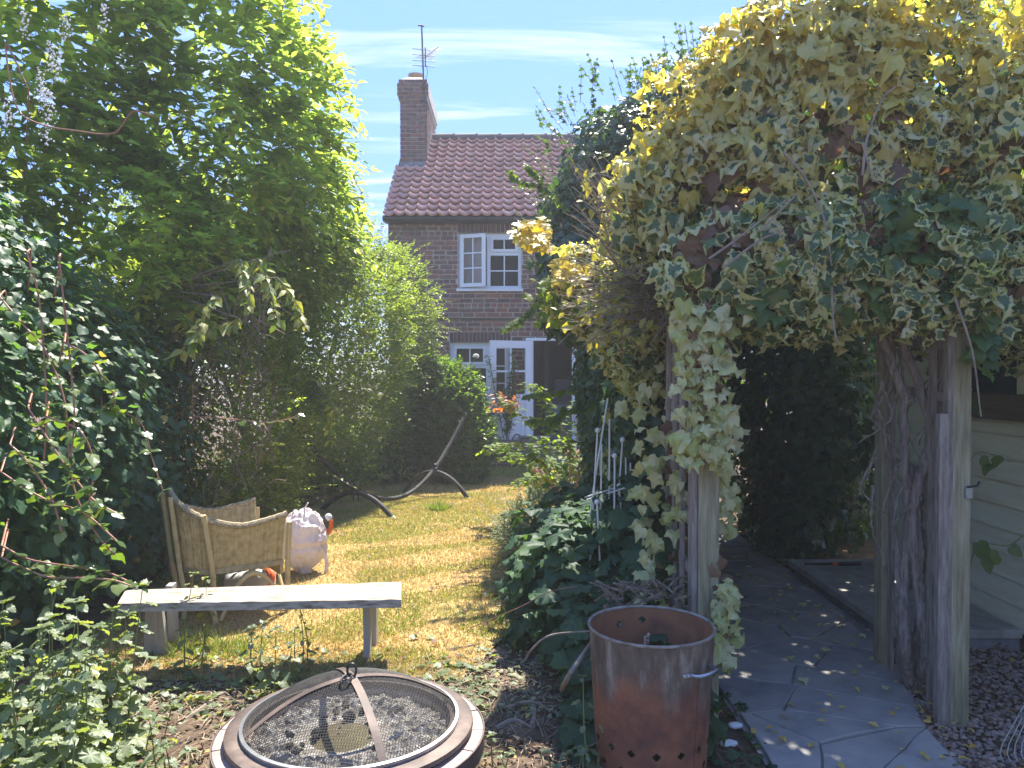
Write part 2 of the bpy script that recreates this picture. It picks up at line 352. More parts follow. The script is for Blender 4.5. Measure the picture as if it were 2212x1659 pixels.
def twig_mesh(name, root, m, segs, r=.003, kind='stuff', maxn=3000):
    P0, P1, P2 = segs; n = min(len(P0), maxn); o = np.array(org(root)); V, F = [], []
    for a, b in ((P0[:n], P1[:n]), (P1[:n], P2[:n])):
        d = unit(b - a + 1e-9); x = unit(np.cross(d, np.array([.3, .5, .8]))); y = np.cross(d, x); base = sum(len(q) for q in V)
        ring = [x * math.cos(q) + y * math.sin(q) for q in (0, 2.09, 4.19)]
        V.append(np.stack([a + q * r for q in ring] + [b + q * r * .7 for q in ring], 1).reshape(-1, 3))
        f = np.array([(0, 1, 4), (0, 4, 3), (1, 2, 5), (1, 5, 4), (2, 0, 3), (2, 3, 5)]); F.append((f[None] + (np.arange(n) * 6)[:, None, None]).reshape(-1, 3) + base)
    V = np.concatenate(V) - o; F = np.concatenate(F); me = raw_mesh(name, V, F, {'rnd': RNG.uniform(0, 1, len(V))}); ob = link(name, me, m, root)
    if kind: ob['kind'] = kind
    return ob
def hang(P, N, size, spread=.6, lift=.35):
    """ivy-like: blades face outwards and hang tip down"""
    n = len(P); nn = unit(N + np.array([0, 0, lift]) + RNG.normal(0, .38, (n, 3)))
    dn = np.array([0, 0, -1.0]) + RNG.normal(0, spread, (n, 3)); dn = dn - nn * (dn * nn).sum(1, keepdims=True)
    return P, unit(dn), nn, size * RNG.uniform(.55, 1.25, n)
def trunk(root, m, base, limbs, r0=.08, name='trunk', wob=.06):
    mb = MB()
    for L in limbs:
        pts = [Vector(base)] + [Vector(p) for p in L]; pts = spline(pts, 5)
        pts = [p + Vector((R(-wob, wob), R(-wob, wob), 0)) * (0 if i == 0 else .5) for i, p in enumerate(pts)]
        n = len(pts); mb.tube(pts, [r0 * (1 - .75 * i / (n - 1)) for i in range(n)], 7)
    return mb.build(name, m, root, smooth=True)
# ------------------------------------------------------------------ material library
M = {}
M['soil'] = mat('soil', [(0.042, 0.029, 0.020), (0.105, 0.073, 0.048), (0.182, 0.133, 0.087)], .95, scale=7, bmp=.8, bdist=.02, spec=.2)
M['lawn'] = mat('lawn', [(.20, .13, .06), (.38, .27, .11), (.34, .25, .10), (.18, .20, .05)], .95, scale=1.3, bmp=.6, bdist=.02, pos=[.28, .42, .56, .70], spec=.2)
M['mortar'] = mat('mortar', [(0.459, 0.416, 0.350), (0.656, 0.591, 0.504)], .95, scale=9, bmp=.4, spec=.2)
BR = [(0.083, 0.053, 0.057), (0.138, 0.070, 0.066), (0.221, 0.094, 0.075), (0.117, 0.073, 0.071), (0.317, 0.114, 0.075), (0.165, 0.100, 0.090), (0.097, 0.064, 0.067), (0.262, 0.161, 0.126), (0.152, 0.081, 0.075)]
M['brick'] = mat('brick', [(0.074, 0.052, 0.054), (0.186, 0.091, 0.075), (0.266, 0.181, 0.144)], .9, scale=11, bmp=.5, bdist=.006, rnds=BR, rfac=.68, spec=.25)
M['lintel'] = mat('lintel_brick', [(0.084, 0.044, 0.045), (0.144, 0.073, 0.071)], .85, scale=14, bmp=.3, rnds=[(0.090, 0.047, 0.048), (0.144, 0.070, 0.066)], rfac=.6, spec=.3)
M['tile'] = mat('clay_tile', [(0.241, 0.122, 0.096), (0.631, 0.309, 0.233), (0.780, 0.439, 0.327)], .75, scale=5, bmp=.35, bdist=.005, rnds=[(0.409, 0.212, 0.162), (0.741, 0.358, 0.256), (0.557, 0.260, 0.186), (0.668, 0.407, 0.310)], rfac=.55, spec=.45)
M['ridge'] = mat('ridge_tile', [(.09, .08, .075), (.17, .14, .12)], .85, scale=9, bmp=.3)
M['upvc'] = mat('white_plastic', [(.74, .76, .78), (.80, .81, .82)], .35, scale=3, bmp=0)
M['rubber'] = mat('black_seal', [(.01, .01, .012), (.02, .02, .022)], .5, scale=8, bmp=0)
M['gutter'] = mat('black_gutter', [(.012, .013, .016), (.03, .032, .036)], .4, scale=6, bmp=0)
M['lead'] = mat('lead_flashing', [(.14, .14, .145), (.24, .24, .25)], .55, scale=9, bmp=.3, metal=.3)
M['glass'] = glassmat('window_glass', (.02, .025, .03), .97)
M['shedglass'] = glassmat('shed_glass', (.02, .05, .05), .25)
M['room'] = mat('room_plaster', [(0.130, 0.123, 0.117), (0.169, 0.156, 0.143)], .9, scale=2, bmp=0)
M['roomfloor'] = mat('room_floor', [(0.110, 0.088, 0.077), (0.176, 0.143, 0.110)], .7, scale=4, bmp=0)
M['bluegrey'] = mat('blue_grey_paint', [(0.169, 0.221, 0.273), (0.221, 0.273, 0.325)], .5, scale=5, bmp=0)
M['stone'] = mat('step_stone', [(0.150, 0.150, 0.158), (0.285, 0.277, 0.270)], .9, scale=10, bmp=.4)
M['paver'] = mat('paving_stone', [(0.151, 0.151, 0.151), (0.288, 0.275, 0.259), (0.402, 0.367, 0.308)], .8, scale=5, bmp=.5, bdist=.006, rnds=[(0.177, 0.178, 0.179), (0.352, 0.333, 0.297), (0.278, 0.247, 0.209)], rfac=.45)
M['concrete'] = mat('concrete', [(0.234, 0.218, 0.187), (0.390, 0.374, 0.314)], .9, scale=7, bmp=.5)
M['wicker'] = mat('wicker', [(.36, .28, .135), (.52, .42, .215), (.62, .53, .31)], .7, scale=26, bmp=.5, bdist=.004)
def see_through(m, k, tint):
    t = m.node_tree; b = [n for n in t.nodes if n.type == 'BSDF_PRINCIPLED'][0]; o = [n for n in t.nodes if n.type == 'OUTPUT_MATERIAL'][0]; c = b.inputs['Base Color'].links[0].from_socket
    tr = nd(t, 'ShaderNodeBsdfTranslucent'); t.links.new(mixc(t, 1.0, c, tint, 'MULTIPLY'), tr.inputs[0]); ms = nd(t, 'ShaderNodeMixShader'); ms.inputs[0].default_value = k
    t.links.new(b.outputs[0], ms.inputs[1]); t.links.new(tr.outputs[0], ms.inputs[2]); t.links.new(ms.outputs[0], o.inputs[0])
see_through(M['wicker'], .25, (1.0, 1.0, .9))
M['cane'] = mat('cane', [(.42, .30, .12), (.60, .46, .22), (.55, .40, .18)], .5, scale=14, bmp=.2)
M['braid'] = mat('worn_braid', [(.13, .09, .05), (.38, .30, .17), (.52, .44, .28)], .85, scale=60, bmp=.6, bdist=.006)
M['oldwicker'] = mat('grey_wicker', [(.16, .13, .10), (.30, .26, .20)], .8, scale=40, bmp=.5)
M['blacksteel'] = mat('weathered_black_steel', [(.014, .014, .015), (.032, .030, .028), (.065, .06, .055)], .68, scale=7, bmp=.1, spec=.3)
M['whitewood'] = mat('flaking_white_paint', [(0.105, 0.080, 0.056), (0.252, 0.212, 0.159), (0.378, 0.331, 0.266), (0.448, 0.404, 0.336)], .8, scale=6, stretch=(1.6, 16, 9), bmp=.8, bdist=.005, pos=[.30, .42, .52, .66], detail=9)
M['greywood'] = mat('painted_leg', [(.33, .31, .28), (.46, .44, .41)], .7, scale=9, stretch=(4, 4, .6), bmp=.3)
M['post'] = mat('weathered_post', [(0.160, 0.145, 0.085), (0.282, 0.251, 0.142), (0.395, 0.352, 0.246)], .9, scale=8, stretch=(6, 6, .55), bmp=.7, bdist=.005)
M['lath'] = mat('grey_brown_lath', [(0.131, 0.109, 0.087), (0.246, 0.203, 0.167), (0.362, 0.312, 0.261)], .9, scale=9, stretch=(5, 5, .8), bmp=.6, bdist=.004)
M['bark'] = mat('bark', [(0.070, 0.053, 0.039), (0.196, 0.147, 0.105), (0.308, 0.238, 0.175)], .95, scale=10, stretch=(5, 5, .7), bmp=1.0, bdist=.012)
M['vinebark'] = mat('grey_vine_bark', [(.10, .078, .062), (.26, .21, .175), (.42, .35, .30)], .95, scale=9, stretch=(6, 6, .6), bmp=1.0, bdist=.012)
M['twig'] = mat('twig', [(0.120, 0.078, 0.048), (0.240, 0.174, 0.114), (0.336, 0.252, 0.180)], .9, scale=20, bmp=0)
M['deadtwig'] = mat('dead_twig', [(.17, .13, .095), (.32, .26, .195)], .9, scale=20, bmp=0)
M['redstem'] = mat('red_stem', [(.30, .10, .07), (.42, .22, .13)], .6, scale=9, bmp=0)
M['greenstem'] = mat('green_stem', [(.10, .16, .04), (.20, .22, .08)], .6, scale=9, bmp=0)
M['cream'] = mat('cream_board', [(0.683, 0.596, 0.397), (0.800, 0.745, 0.510), (0.800, 0.800, 0.608)], .7, scale=3, stretch=(1, .5, 4), bmp=.25, bdist=.003)
M['brownsill'] = mat('brown_sill', [(.10, .065, .035), (.16, .11, .062)], .7, scale=6, stretch=(1, .4, 6), bmp=.3)
M['felt'] = mat('roof_felt', [(.05, .05, .05), (.09, .085, .08)], .95, scale=8, bmp=.4)
M['galv'] = mat('galvanised', [(.35, .36, .37), (.50, .51, .52)], .38, scale=12, bmp=.1, metal=.85)
M['whitewire'] = mat('white_coated_wire', [(.62, .62, .58), (.74, .74, .70)], .45, scale=8, bmp=0)
M['firemetal'] = mat('heat_stained_steel', [(.045, .034, .030), (.10, .070, .055), (.19, .14, .11)], .62, scale=6, bmp=.2, metal=.15)
M['firetile'] = mat('fire_pit_tile', [(.20, .14, .115), (.34, .25, .21), (.42, .33, .285)], .6, scale=9, bmp=.25, rnds=[(.26, .18, .15), (.40, .31, .27)], rfac=.4)
M['ash'] = mat('ash', [(.10, .085, .065), (.26, .235, .195), (.44, .42, .38)], .95, scale=22, bmp=.9, bdist=.01)
M['water'] = mat('wet_ash', [(.10, .085, .05), (.17, .145, .085)], .12, scale=6, bmp=0)
M['char'] = mat('charcoal', [(.008, .008, .008), (.035, .033, .031)], .85, scale=16, bmp=.5)
M['bag'] = mat('white_cloth', [(0.707, 0.630, 0.608), (0.800, 0.737, 0.712)], .85, scale=5, bmp=.2)
see_through(M['bag'], .3, (1.0, 1.0, 1.0))
M['orange'] = mat('orange_plastic', [(.62, .10, .02), (.70, .14, .03)], .4, scale=5, bmp=0)
M['blackplastic'] = mat('black_plastic', [(.015, .015, .016), (.03, .03, .032)], .45, scale=5, bmp=0)
M['greyplastic'] = mat('grey_plastic', [(.55, .56, .57), (.62, .63, .64)], .4, scale=5, bmp=0)
M['terracotta'] = mat('terracotta', [(.40, .17, .085), (.55, .27, .15)], .85, scale=9, bmp=.3)
M['pot'] = mat('chimney_pot', [(.26, .17, .10), (.40, .27, .16)], .85, scale=9, bmp=.3)
M['white'] = mat('white_petal', [(.74, .72, .70), (.82, .81, .79)], .7, scale=30, bmp=0)
M['pink'] = mat('pink_petal', [(.50, .16, .17), (.68, .30, .30)], .7, scale=30, bmp=0)
M['gravel'] = mat('gravel', [(0.155, 0.121, 0.104), (0.311, 0.244, 0.196)], .85, scale=30, bmp=.3, rnds=[(0.155, 0.114, 0.098), (0.341, 0.257, 0.202), (0.234, 0.187, 0.171), (0.466, 0.356, 0.270)], rfac=.75)
M['litter'] = mat('straw_litter', [(.22, .16, .10), (.36, .28, .19)], .9, scale=20, bmp=0, rnds=[(.16, .11, .07), (.42, .34, .24), (.26, .19, .12)], rfac=.7)
M['crumb'] = mat('soil_crumb', [(0.039, 0.028, 0.020), (0.119, 0.084, 0.056)], .95, scale=20, bmp=0, spec=.2)
# leaves
M['l_elder'] = leafmat('elder_leaf', [(.075, .135, .038), (.105, .170, .045), (.15, .205, .052), (.09, .15, .04)], .70, (4.1, 3.4, 1.4), .45)
M['l_privet'] = leafmat('privet_leaf', [(.068, .125, .035), (.10, .165, .042), (.15, .21, .05)], .58, (3.2, 2.6, .9), .38)
M['l_vine'] = leafmat('climber_leaf', [(.045, .105, .055), (.06, .13, .06), (.09, .155, .06)], .46, (2.9, 2.8, .6), .48)
M['l_camellia'] = leafmat('evergreen_leaf', [(.055, .11, .038), (.085, .15, .045), (.13, .19, .055)], .46, (2.6, 2.5, .6), .35)
M['l_ivy'] = leafmat('green_ivy_leaf', [(.030, .072, .038), (.045, .095, .044), (.065, .12, .048)], .36, (2.2, 2.2, .5), .36)
M['l_ivybig'] = leafmat('light_ivy_leaf', [(.045, .11, .030), (.10, .17, .040), (.18, .23, .055), (.04, .10, .03)], .45, (1.7, 1.7, .5), .42)
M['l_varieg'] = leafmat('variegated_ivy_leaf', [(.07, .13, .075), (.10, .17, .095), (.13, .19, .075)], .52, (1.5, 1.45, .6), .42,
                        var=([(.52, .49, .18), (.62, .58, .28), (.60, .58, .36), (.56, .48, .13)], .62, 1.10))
M['l_golden_sunlit'] = leafmat('sunlit_golden_variegated_leaf', [(.10, .15, .045), (.17, .20, .06)], .46, (1.7, 1.5, .5), .42,
                        var=([(.52, .48, .16), (.62, .58, .27), (.46, .45, .14), (.58, .50, .12)], .8, .98))  # golden variegation, yellowed further for the sunlit top
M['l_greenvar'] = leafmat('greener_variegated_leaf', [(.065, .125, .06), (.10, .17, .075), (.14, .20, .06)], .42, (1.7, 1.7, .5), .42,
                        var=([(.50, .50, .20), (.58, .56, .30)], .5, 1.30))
M['l_cream'] = leafmat('cream_ivy_leaf', [(.50, .50, .20), (.62, .60, .34), (.42, .46, .14)], .40, (1.3, 1.25, .6), .45)
M['l_brown'] = leafmat('dead_brown_leaf', [(.13, .070, .042), (.21, .12, .07), (.10, .055, .035), (.30, .19, .12)], .25, (1.4, 1.1, .6), .7)
M['l_yellow'] = leafmat('yellow_leaf', [(.55, .40, .08), (.62, .50, .16), (.50, .30, .07)], .35, (1.3, 1.2, .4), .6)
M['l_nettle'] = leafmat('nettle_leaf', [(.12, .165, .085), (.16, .21, .11), (.21, .25, .13)], .46, (2.3, 2.2, .45), .48, spec=.6)
M['l_dark'] = leafmat('dark_bramble_leaf', [(.034, .078, .045), (.05, .105, .052), (.07, .13, .055)], .40, (2.6, 2.6, .5), .55, spec=.3)
M['l_rose'] = leafmat('rose_leaf', [(.075, .14, .030), (.13, .20, .038), (.06, .11, .03)], .55, (3.4, 3.0, .5), .55, spec=.3)
M['l_bronze'] = leafmat('bronze_leaf', [(.40, .13, .035), (.52, .22, .05), (.34, .08, .03)], .45, (1.6, 1.1, .3), .45)
M['l_pale'] = leafmat('grey_green_leaf', [(.14, .18, .10), (.22, .25, .14), (.30, .32, .18)], .35, (1.5, 1.5, .6), .6)
M['grass'] = leafmat('dry_grass', [(0.460, 0.332, 0.165), (0.560, 0.420, 0.242), (0.420, 0.302, 0.143), (0.330, 0.302, 0.121), (0.520, 0.391, 0.198)], .35, (1.3, 1.2, .6), .7, spec=.2)
M['grassgreen'] = leafmat('green_grass', [(0.138, 0.220, 0.042), (0.230, 0.297, 0.072), (0.103, 0.165, 0.036)], .4, (1.7, 1.6, .4), .6, spec=.3)

# ------------------------------------------------------------------ the setting
g = MB(); g.add([(-400, -400, 0), (400, -400, 0), (400, 900, 0), (-400, 900, 0)], [(0, 1, 2, 3)]); o = g.build('ground', M['soil']); tag(o, kind='structure')
# beaten, crumbly soil round the fire pit: a finely broken patch lying on the ground sheet
def patch(name, x0, x1, y0, y1, step, amp, z, m, fs):
    nx, ny = int((x1 - x0) / step), int((y1 - y0) / step); xs = np.linspace(x0, x1, nx); ys = np.linspace(y0, y1, ny)
    X, Y = np.meshgrid(xs, ys); U = np.stack([X, Y, np.zeros_like(X)], -1).reshape(-1, 3)
    h = z + amp * np.clip(lump(U * fs, 5) * .5 + .5 + RNG.uniform(-.35, .35, len(U)), 0, 2)
    e = np.minimum.reduce([U[:, 0] - x0, x1 - U[:, 0], U[:, 1] - y0, y1 - U[:, 1]]); h = np.where(e < step * 1.5, -.01, h); U[:, 2] = h
    I = np.arange(nx * ny).reshape(ny, nx); a, b, c, d = I[:-1, :-1].ravel(), I[:-1, 1:].ravel(), I[1:, 1:].ravel(), I[1:, :-1].ravel()
    F = np.concatenate([np.stack([a, b, c], 1), np.stack([a, c, d], 1)]); me = raw_mesh(name, U, F, {'rnd': RNG.uniform(0, 1, len(U))}); ob = link(name, me, m); return tag(ob, kind='structure')
patch('soil_bed', -3.2, 1.06, 1.6, 4.6, .028, .016, .004, M['soil'], 5.0)
# lawn: irregular outline
def lawn_left(y): return -2.75 + .10 * math.sin(y * 1.7) + (.35 if y > 11 else 0)
def lawn_right(y): return (.10 + .12 * math.sin(y * 2.1) if y < 8.2 else .55 + .1 * math.sin(y * 1.6)) - (.55 * (4.9 - y) if y < 4.9 else 0)
ys = [4.05 + i * (13.42 - 4.05) / 40 for i in range(41)]
poly = [(lawn_right(y), y) for y in ys] + [(lawn_left(y), y) for y in reversed(ys)]
n = len(ys); vs = [(lawn_left(y), y, .024) for y in ys] + [(lawn_right(y), y, .024) for y in ys]
lw = MB().add(vs, [(i, n + i, n + i + 1, i + 1) for i in range(n - 1)]).build('lawn', M['lawn']); tag(lw, kind='structure')
def in_lawn(x, y): return 4.05 < y < 13.4 and lawn_left(y) < x < lawn_right(y)
def blades(name, m, N, test, h, w, zone, z=.02):
    x = RNG.uniform(zone[0], zone[1], N * 3); y = zone[2] + (zone[3] - zone[2]) * RNG.uniform(0, 1, N * 3) ** 1.35
    ok = np.array([test(a, b) for a, b in zip(x, y)]); P = np.stack([x[ok], y[ok], np.full(ok.sum(), z)], 1)[:N]
    D = np.array([0, 0, 1.0]) + RNG.normal(0, .75, (len(P), 3)) * np.array([1, 1, .25]); Nn = RNG.normal(0, 1, (len(P), 3))
    B, D, Nn = frames(D, Nn); H = h * RNG.uniform(.5, 1.4, len(P)); wv = w * RNG.uniform(.7, 1.3, len(P)) * (1 + P[:, 1] * .05)
    V = np.stack([P - B * wv[:, None], P + B * wv[:, None], P + D * H[:, None]], 1).reshape(-1, 3); F = np.arange(len(V)).reshape(-1, 3)
    me = raw_mesh(name, V, F, {'rnd': np.repeat(RNG.uniform(0, 1, len(P)), 3)}); return link(name, me, m)
def patchy(s, thr):
    r = np.random.default_rng(s); ws = r.normal(0, 1.3, (6, 2)); ph = r.uniform(0, 6, 6)
    return lambda x, y: sum(math.sin(w[0] * x * 2 + w[1] * y * 2 + p) for w, p in zip(ws, ph)) > thr
gp = patchy(3, .25); gp2 = patchy(8, 1.0)
tag(blades('dry_grass', M['grass'], 95000, in_lawn, .030, .0035, (-2.8, .7, 4.05, 13.4)), 'straw coloured dry grass covering the lawn', 'grass', kind='stuff')
tag(blades('green_grass', M['grassgreen'], 42000, lambda x, y: in_lawn(x, y) and gp(x, y), .032, .0032, (-2.8, .7, 4.05, 13.4)), 'green grass growing in patches through the dry lawn', 'grass', kind='stuff')
tag(blades('shaded_grass', M['grassgreen'], 9000, lambda x, y: in_lawn(x, y) and y > 11.9 - .3 * math.sin(x * 3), .04, .004, (-1.6, .7, 11.5, 13.4)), 'fresh green grass strip in front of the cottage steps', 'grass', kind='stuff')
tag(blades('coarse_grass', M['grass'], 9000, lambda x, y: in_lawn(x, y) and gp2(x, y), .055, .003, (-2.8, .7, 4.05, 13.4)), 'longer coarse dry tufts in the lawn', 'grass', kind='stuff')
c0 = gr(345, 1440); tag(blades('long_grass', M['grassgreen'], 900, lambda x, y: (x - c0.x - .25) ** 2 / .10 + (y - c0.y - .15) ** 2 / .02 < 1, .14, .0025, (c0.x - .3, c0.x + .8, c0.y - .1, c0.y + .5), .0), 'long green grass growing under the left half of the bench', 'grass', kind='stuff')
c1 = gr(945, 1106); tag(recenter(blades('grass_tuft', M['grassgreen'], 260, lambda x, y: (x - c1.x) ** 2 + (y - c1.y) ** 2 < .012, .13, .004, (c1.x - .15, c1.x + .15, c1.y - .15, c1.y + .15))), 'bright green grass tuft standing alone in the lawn by the hammock stand', 'grass tuft')

# path of crazy paving: voronoi slabs
path = MB().add([(1.06, 1.2, .012), (1.82, 1.2, .012), (1.82, 3.3, .012), (2.3, 4.6, .012), (2.3, 10.5, .012), (1.06, 10.5, .012)], [(0, 1, 2, 3, 4, 5)]).build('path', M['paver']); tag(path, kind='structure')
def pr(y): return 1.80 if y < 3.3 else min(2.24, 1.80 + .35 * (y - 3.3))
def pl(y): return 1.20 if y < 2.6 else (1.08 if y < 4.5 else min(1.5, 1.08 + .12 * (y - 4.5)))
sites = [(R(pl(y) + .05, pr(y) - .05), y + R(-.16, .16)) for y in [1.4 + .30 * i for i in range(28)] for _ in range(2)]
for i, (sx, sy) in enumerate(sites):
    poly = [(x, y) for x, y in [(pl(sy - .5), sy - .7), (pr(sy - .5), sy - .7), (pr(sy + .5), sy + .7), (pl(sy + .5), sy + .7)]]
    for j, (tx, ty) in enumerate(sites):
        if i == j or abs(ty - sy) > 1.4: continue
        mx_, my_, nx_, ny_ = (sx + tx) / 2, (sy + ty) / 2, tx - sx, ty - sy; q = []
        L = math.hypot(nx_, ny_); off = .0045 * L
        f = lambda p: (p[0] - mx_) * nx_ + (p[1] - my_) * ny_ + off
        for k in range(len(poly)):
            a, b = poly[k], poly[(k + 1) % len(poly)]; fa, fb = f(a), f(b)
            if fa <= 0: q.append(a)
            if fa * fb < 0: t_ = fa / (fa - fb); q.append((a[0] + (b[0] - a[0]) * t_, a[1] + (b[1] - a[1]) * t_))
        poly = q
        if len(poly) < 3: break
    if len(poly) < 3: continue
    q = []
    for k in range(len(poly)):                            # roughened edges
        a, b = poly[k], poly[(k + 1) % len(poly)]; L = math.hypot(b[0] - a[0], b[1] - a[1])
        if L < .02: continue
        for s in range(max(1, int(L / .12))): t_ = s / max(1, int(L / .12)); q.append((a[0] + (b[0] - a[0]) * t_ + R(-.008, .008), a[1] + (b[1] - a[1]) * t_ + R(-.008, .008)))
    if len(q) < 3: continue
    MB().prism(q, -.02, .030 + R(-.005, .006)).build('paving_slab', M['paver'], path, bevel=.006)
# gravel bed on the right
gs = []; ico = [Vector((math.cos(a) * c, math.sin(a) * c, s)) for a, c, s in [(i * 1.257, .894, .447) for i in range(5)] + [(i * 1.257 + .628, .894, -.447) for i in range(5)]] + [Vector((0, 0, 1)), Vector((0, 0, -1))]
icf = np.array([(10, i, (i + 1) % 5) for i in range(5)] + [(11, 5 + (i + 1) % 5, 5 + i) for i in range(5)] + [(i, 5 + i, (i + 1) % 5) for i in range(5)] + [((i + 1) % 5, 5 + i, 5 + (i + 1) % 5) for i in range(5)])
ICO = np.array([tuple(v) for v in ico])
def stones(name, N, f, s, m, z=.006, flat=.6):
    c = np.array([f() for _ in range(N)]); V = []
    for (x, y) in c:
        q = ICO * RNG.uniform(.6, 1.15, (12, 1)) * s * RNG.uniform(.55, 1.3) * np.array([R(.7, 1.2), R(.7, 1.2), flat]); a = R(0, 6.28)
        q = q @ np.array([[math.cos(a), -math.sin(a), 0], [math.sin(a), math.cos(a), 0], [0, 0, 1]]); V.append(q + np.array([x, y, z + R(0, s * .5)]))
    V = np.concatenate(V); F = (icf[None] + (np.arange(N) * 12)[:, None, None]).reshape(-1, 3)
    return link(name, raw_mesh(name, V, F, {'rnd': np.repeat(RNG.uniform(0, 1, N), 12)}), m)
def gpos():
    while True:
        y = R(2.4, 5.0); x = R(1.75, 3.0)
        if x > pr(y) + .02 - .03 * math.sin(y * 9) and x < 3.04: return x, y
tag(stones('gravel', 5200, gpos, .016, M['gravel']), 'brown and grey gravel between path and cream shed', 'gravel', kind='stuff')
tag(stones('soil_crumbs', 5000, lambda: (R(-2.2, 1.0), R(1.7, 4.2)), .009, M['crumb'], .016, .8), 'dark crumbly soil clods around the fire pit', 'soil', kind='stuff')
# litter
def flakes(name, N, f, ln, wd, m, z=.02, flat=.25):
    P = np.array([(*f(), z) for _ in range(N)]); P[:, 2] += RNG.uniform(0, .012, N); a = RNG.uniform(0, 6.28, N)
    D = np.stack([np.cos(a), np.sin(a), RNG.normal(0, flat, N)], 1); Nn = np.array([0, 0, 1.0]) + RNG.normal(0, .3, (N, 3)); B, D, Nn = frames(D, Nn)
    L = ln * RNG.uniform(.3, 1.3, N); w = wd * RNG.uniform(.6, 1.3, N)
    V = np.stack([P - B * w[:, None], P + B * w[:, None], P + D * L[:, None] + B * w[:, None] * .6, P + D * L[:, None] - B * w[:, None] * .6], 1).reshape(-1, 3)
    F = (np.array([(0, 1, 2), (0, 2, 3)])[None] + (np.arange(N) * 4)[:, None, None]).reshape(-1, 3)
    return link(name, raw_mesh(name, V, F, {'rnd': np.repeat(RNG.uniform(0, 1, N), 4)}), m)
def litpos():
    while True:
        y = 4.35 - abs(random.gauss(0, .75)); x = R(-2.3, .95)
        if y > 1.9: return x, y
tag(flakes('straw_litter', 5200, litpos, .07, .0022, M['litter']), 'dry straw and stalks littering the soil before the lawn', 'litter', kind='stuff')
def flat_leaves(name, N, f, size, m, kind, z, label):
    P = np.array([(*f(), 0) for _ in range(N)], float); P[:, 2] = z + RNG.uniform(0, .012, N); a = RNG.uniform(0, 6.28, N)
    D = np.stack([np.cos(a), np.sin(a), RNG.normal(0, .15, N)], 1); ob = add_leaves(name, None, m, P, D, np.array([0, 0, 1.0]) + RNG.normal(0, .22, (N, 3)), size * RNG.uniform(.5, 1.2, N), kind)
    return tag(ob, label, 'fallen leaves', kind='stuff')
flat_leaves('fallen_leaves', 240, lambda: (lambda y: (R(pl(y), pr(y) + .2), y))(R(2.2, 8)), .045, M['l_yellow'], 'oval', .045, 'small yellow and cream leaves fallen on the shaded path')
flat_leaves('fallen_ivy_leaves', 60, lambda: (lambda y: (R(pl(y), pr(y)), y))(R(3.8, 7)), .05, M['l_cream'], 'ivy', .045, 'pale ivy leaves fallen on the path under the arch')
flat_leaves('gravel_litter', 420, gpos, .045, M['l_brown'], 'oval', .03, 'brown withered leaves strewn over the gravel by the shed')
flat_leaves('gravel_leaves', 120, gpos, .045, M['l_yellow'], 'oval', .03, 'yellow leaves fallen on the gravel by the shed')
flat_leaves('brown_leaves', 420, lambda: (R(-2.2, 1.0), R(1.9, 4.4)), .05, M['l_brown'], 'oval', .025, 'brown dead leaves lying on the soil by the bin')
flat_leaves('lawn_leaves', 150, lambda: (R(-2.4, .1), R(4.3, 10.5)), .05, M['l_brown'], 'oval', .045, 'a few brown leaves lying about on the lawn')
flat_leaves('pale_leaves', 170, lambda: (R(-2.0, 1.0), R(1.9, 4.6)), .04, M['l_yellow'], 'oval', .025, 'pale yellow leaves scattered over the soil and lawn edge')

# ------------------------------------------------------------------ the cottage
HY = 13.70
house = empty('brick_cottage', (0, HY, 0), 'two storey brown brick cottage with a clay pantile roof behind the lawn', 'cottage')
XL, XR, EZ, RZ, RY = -2.20, 3.9, 4.32, 6.50, 16.05
opens = [(-.957, .166, 3.14, 4.13), (-1.10, -.02, 1.04, 2.19), (.34, 1.12, .24, 2.22)]
w = MB(); T0, T1 = HY, HY + .24
def wall_rects(x0, x1, z0, z1, ops):
    zs = sorted({z0, z1} | {z for o_ in ops for z in o_[2:]}); rs = []
    for a, b in zip(zs, zs[1:]):
        cuts = sorted([(o_[0], o_[1]) for o_ in ops if o_[2] < b - 1e-6 and o_[3] > a + 1e-6]); x = x0
        for c in cuts:
            if c[0] > x: rs.append((x, c[0], a, b))
            x = c[1]
        if x < x1: rs.append((x, x1, a, b))
    return rs
for x0, x1, z0, z1 in wall_rects(XL, XR, 0, EZ, opens): w.span(x0, x1, T0, T1, z0, z1)
w.span(XL, XL + .24, T1, 18.2, 0, EZ); w.span(XR - .24, XR, T1, 18.2, 0, EZ); w.span(XL, XR, 18.2, 18.44, 0, EZ)
for x in (XL, XR - .24):
    w.add([(x, HY, EZ), (x + .24, HY, EZ), (x + .24, 18.4, EZ), (x, 18.4, EZ), (x, RY, RZ - .08), (x + .24, RY, RZ - .08)], [(0, 3, 4), (1, 5, 2), (0, 4, 5, 1), (3, 2, 5, 4), (0, 1, 2, 3)])
wall = w.build('wall', M['mortar'], house)
BH, BL, JT = .085, .227, .013
bm_cache = {}
def brick_mesh(L, h, d, var=0):
    k = (round(L, 3), round(h, 3), round(d, 3), var)
    if k not in bm_cache:
        r = random.Random(hash(k) % 9999); e = .004
        vs = [(x * (L / 2 - (e if y < 0 else 0)) + r.uniform(-.003, .003), y * d / 2, z * (h / 2 - (e if y < 0 else 0)) + r.uniform(-.003, .003)) for x in (-1, 1) for y in (-1, 1) for z in (-1, 1)]
        me = bpy.data.meshes.new('brick'); me.from_pydata(vs, [], [(0, 1, 3, 2), (4, 6, 7, 5), (0, 4, 5, 1), (2, 3, 7, 6), (0, 2, 6, 4), (1, 5, 7, 3)]); me.materials.append(M['brick']); bm_cache[k] = me
    return bm_cache[k]
ops2 = opens + [(-1.11, -.02, 2.19, 2.378), (-.97, .18, 4.13, EZ)]
rest = MB(); nb = 0; row = 0; z = 0.0
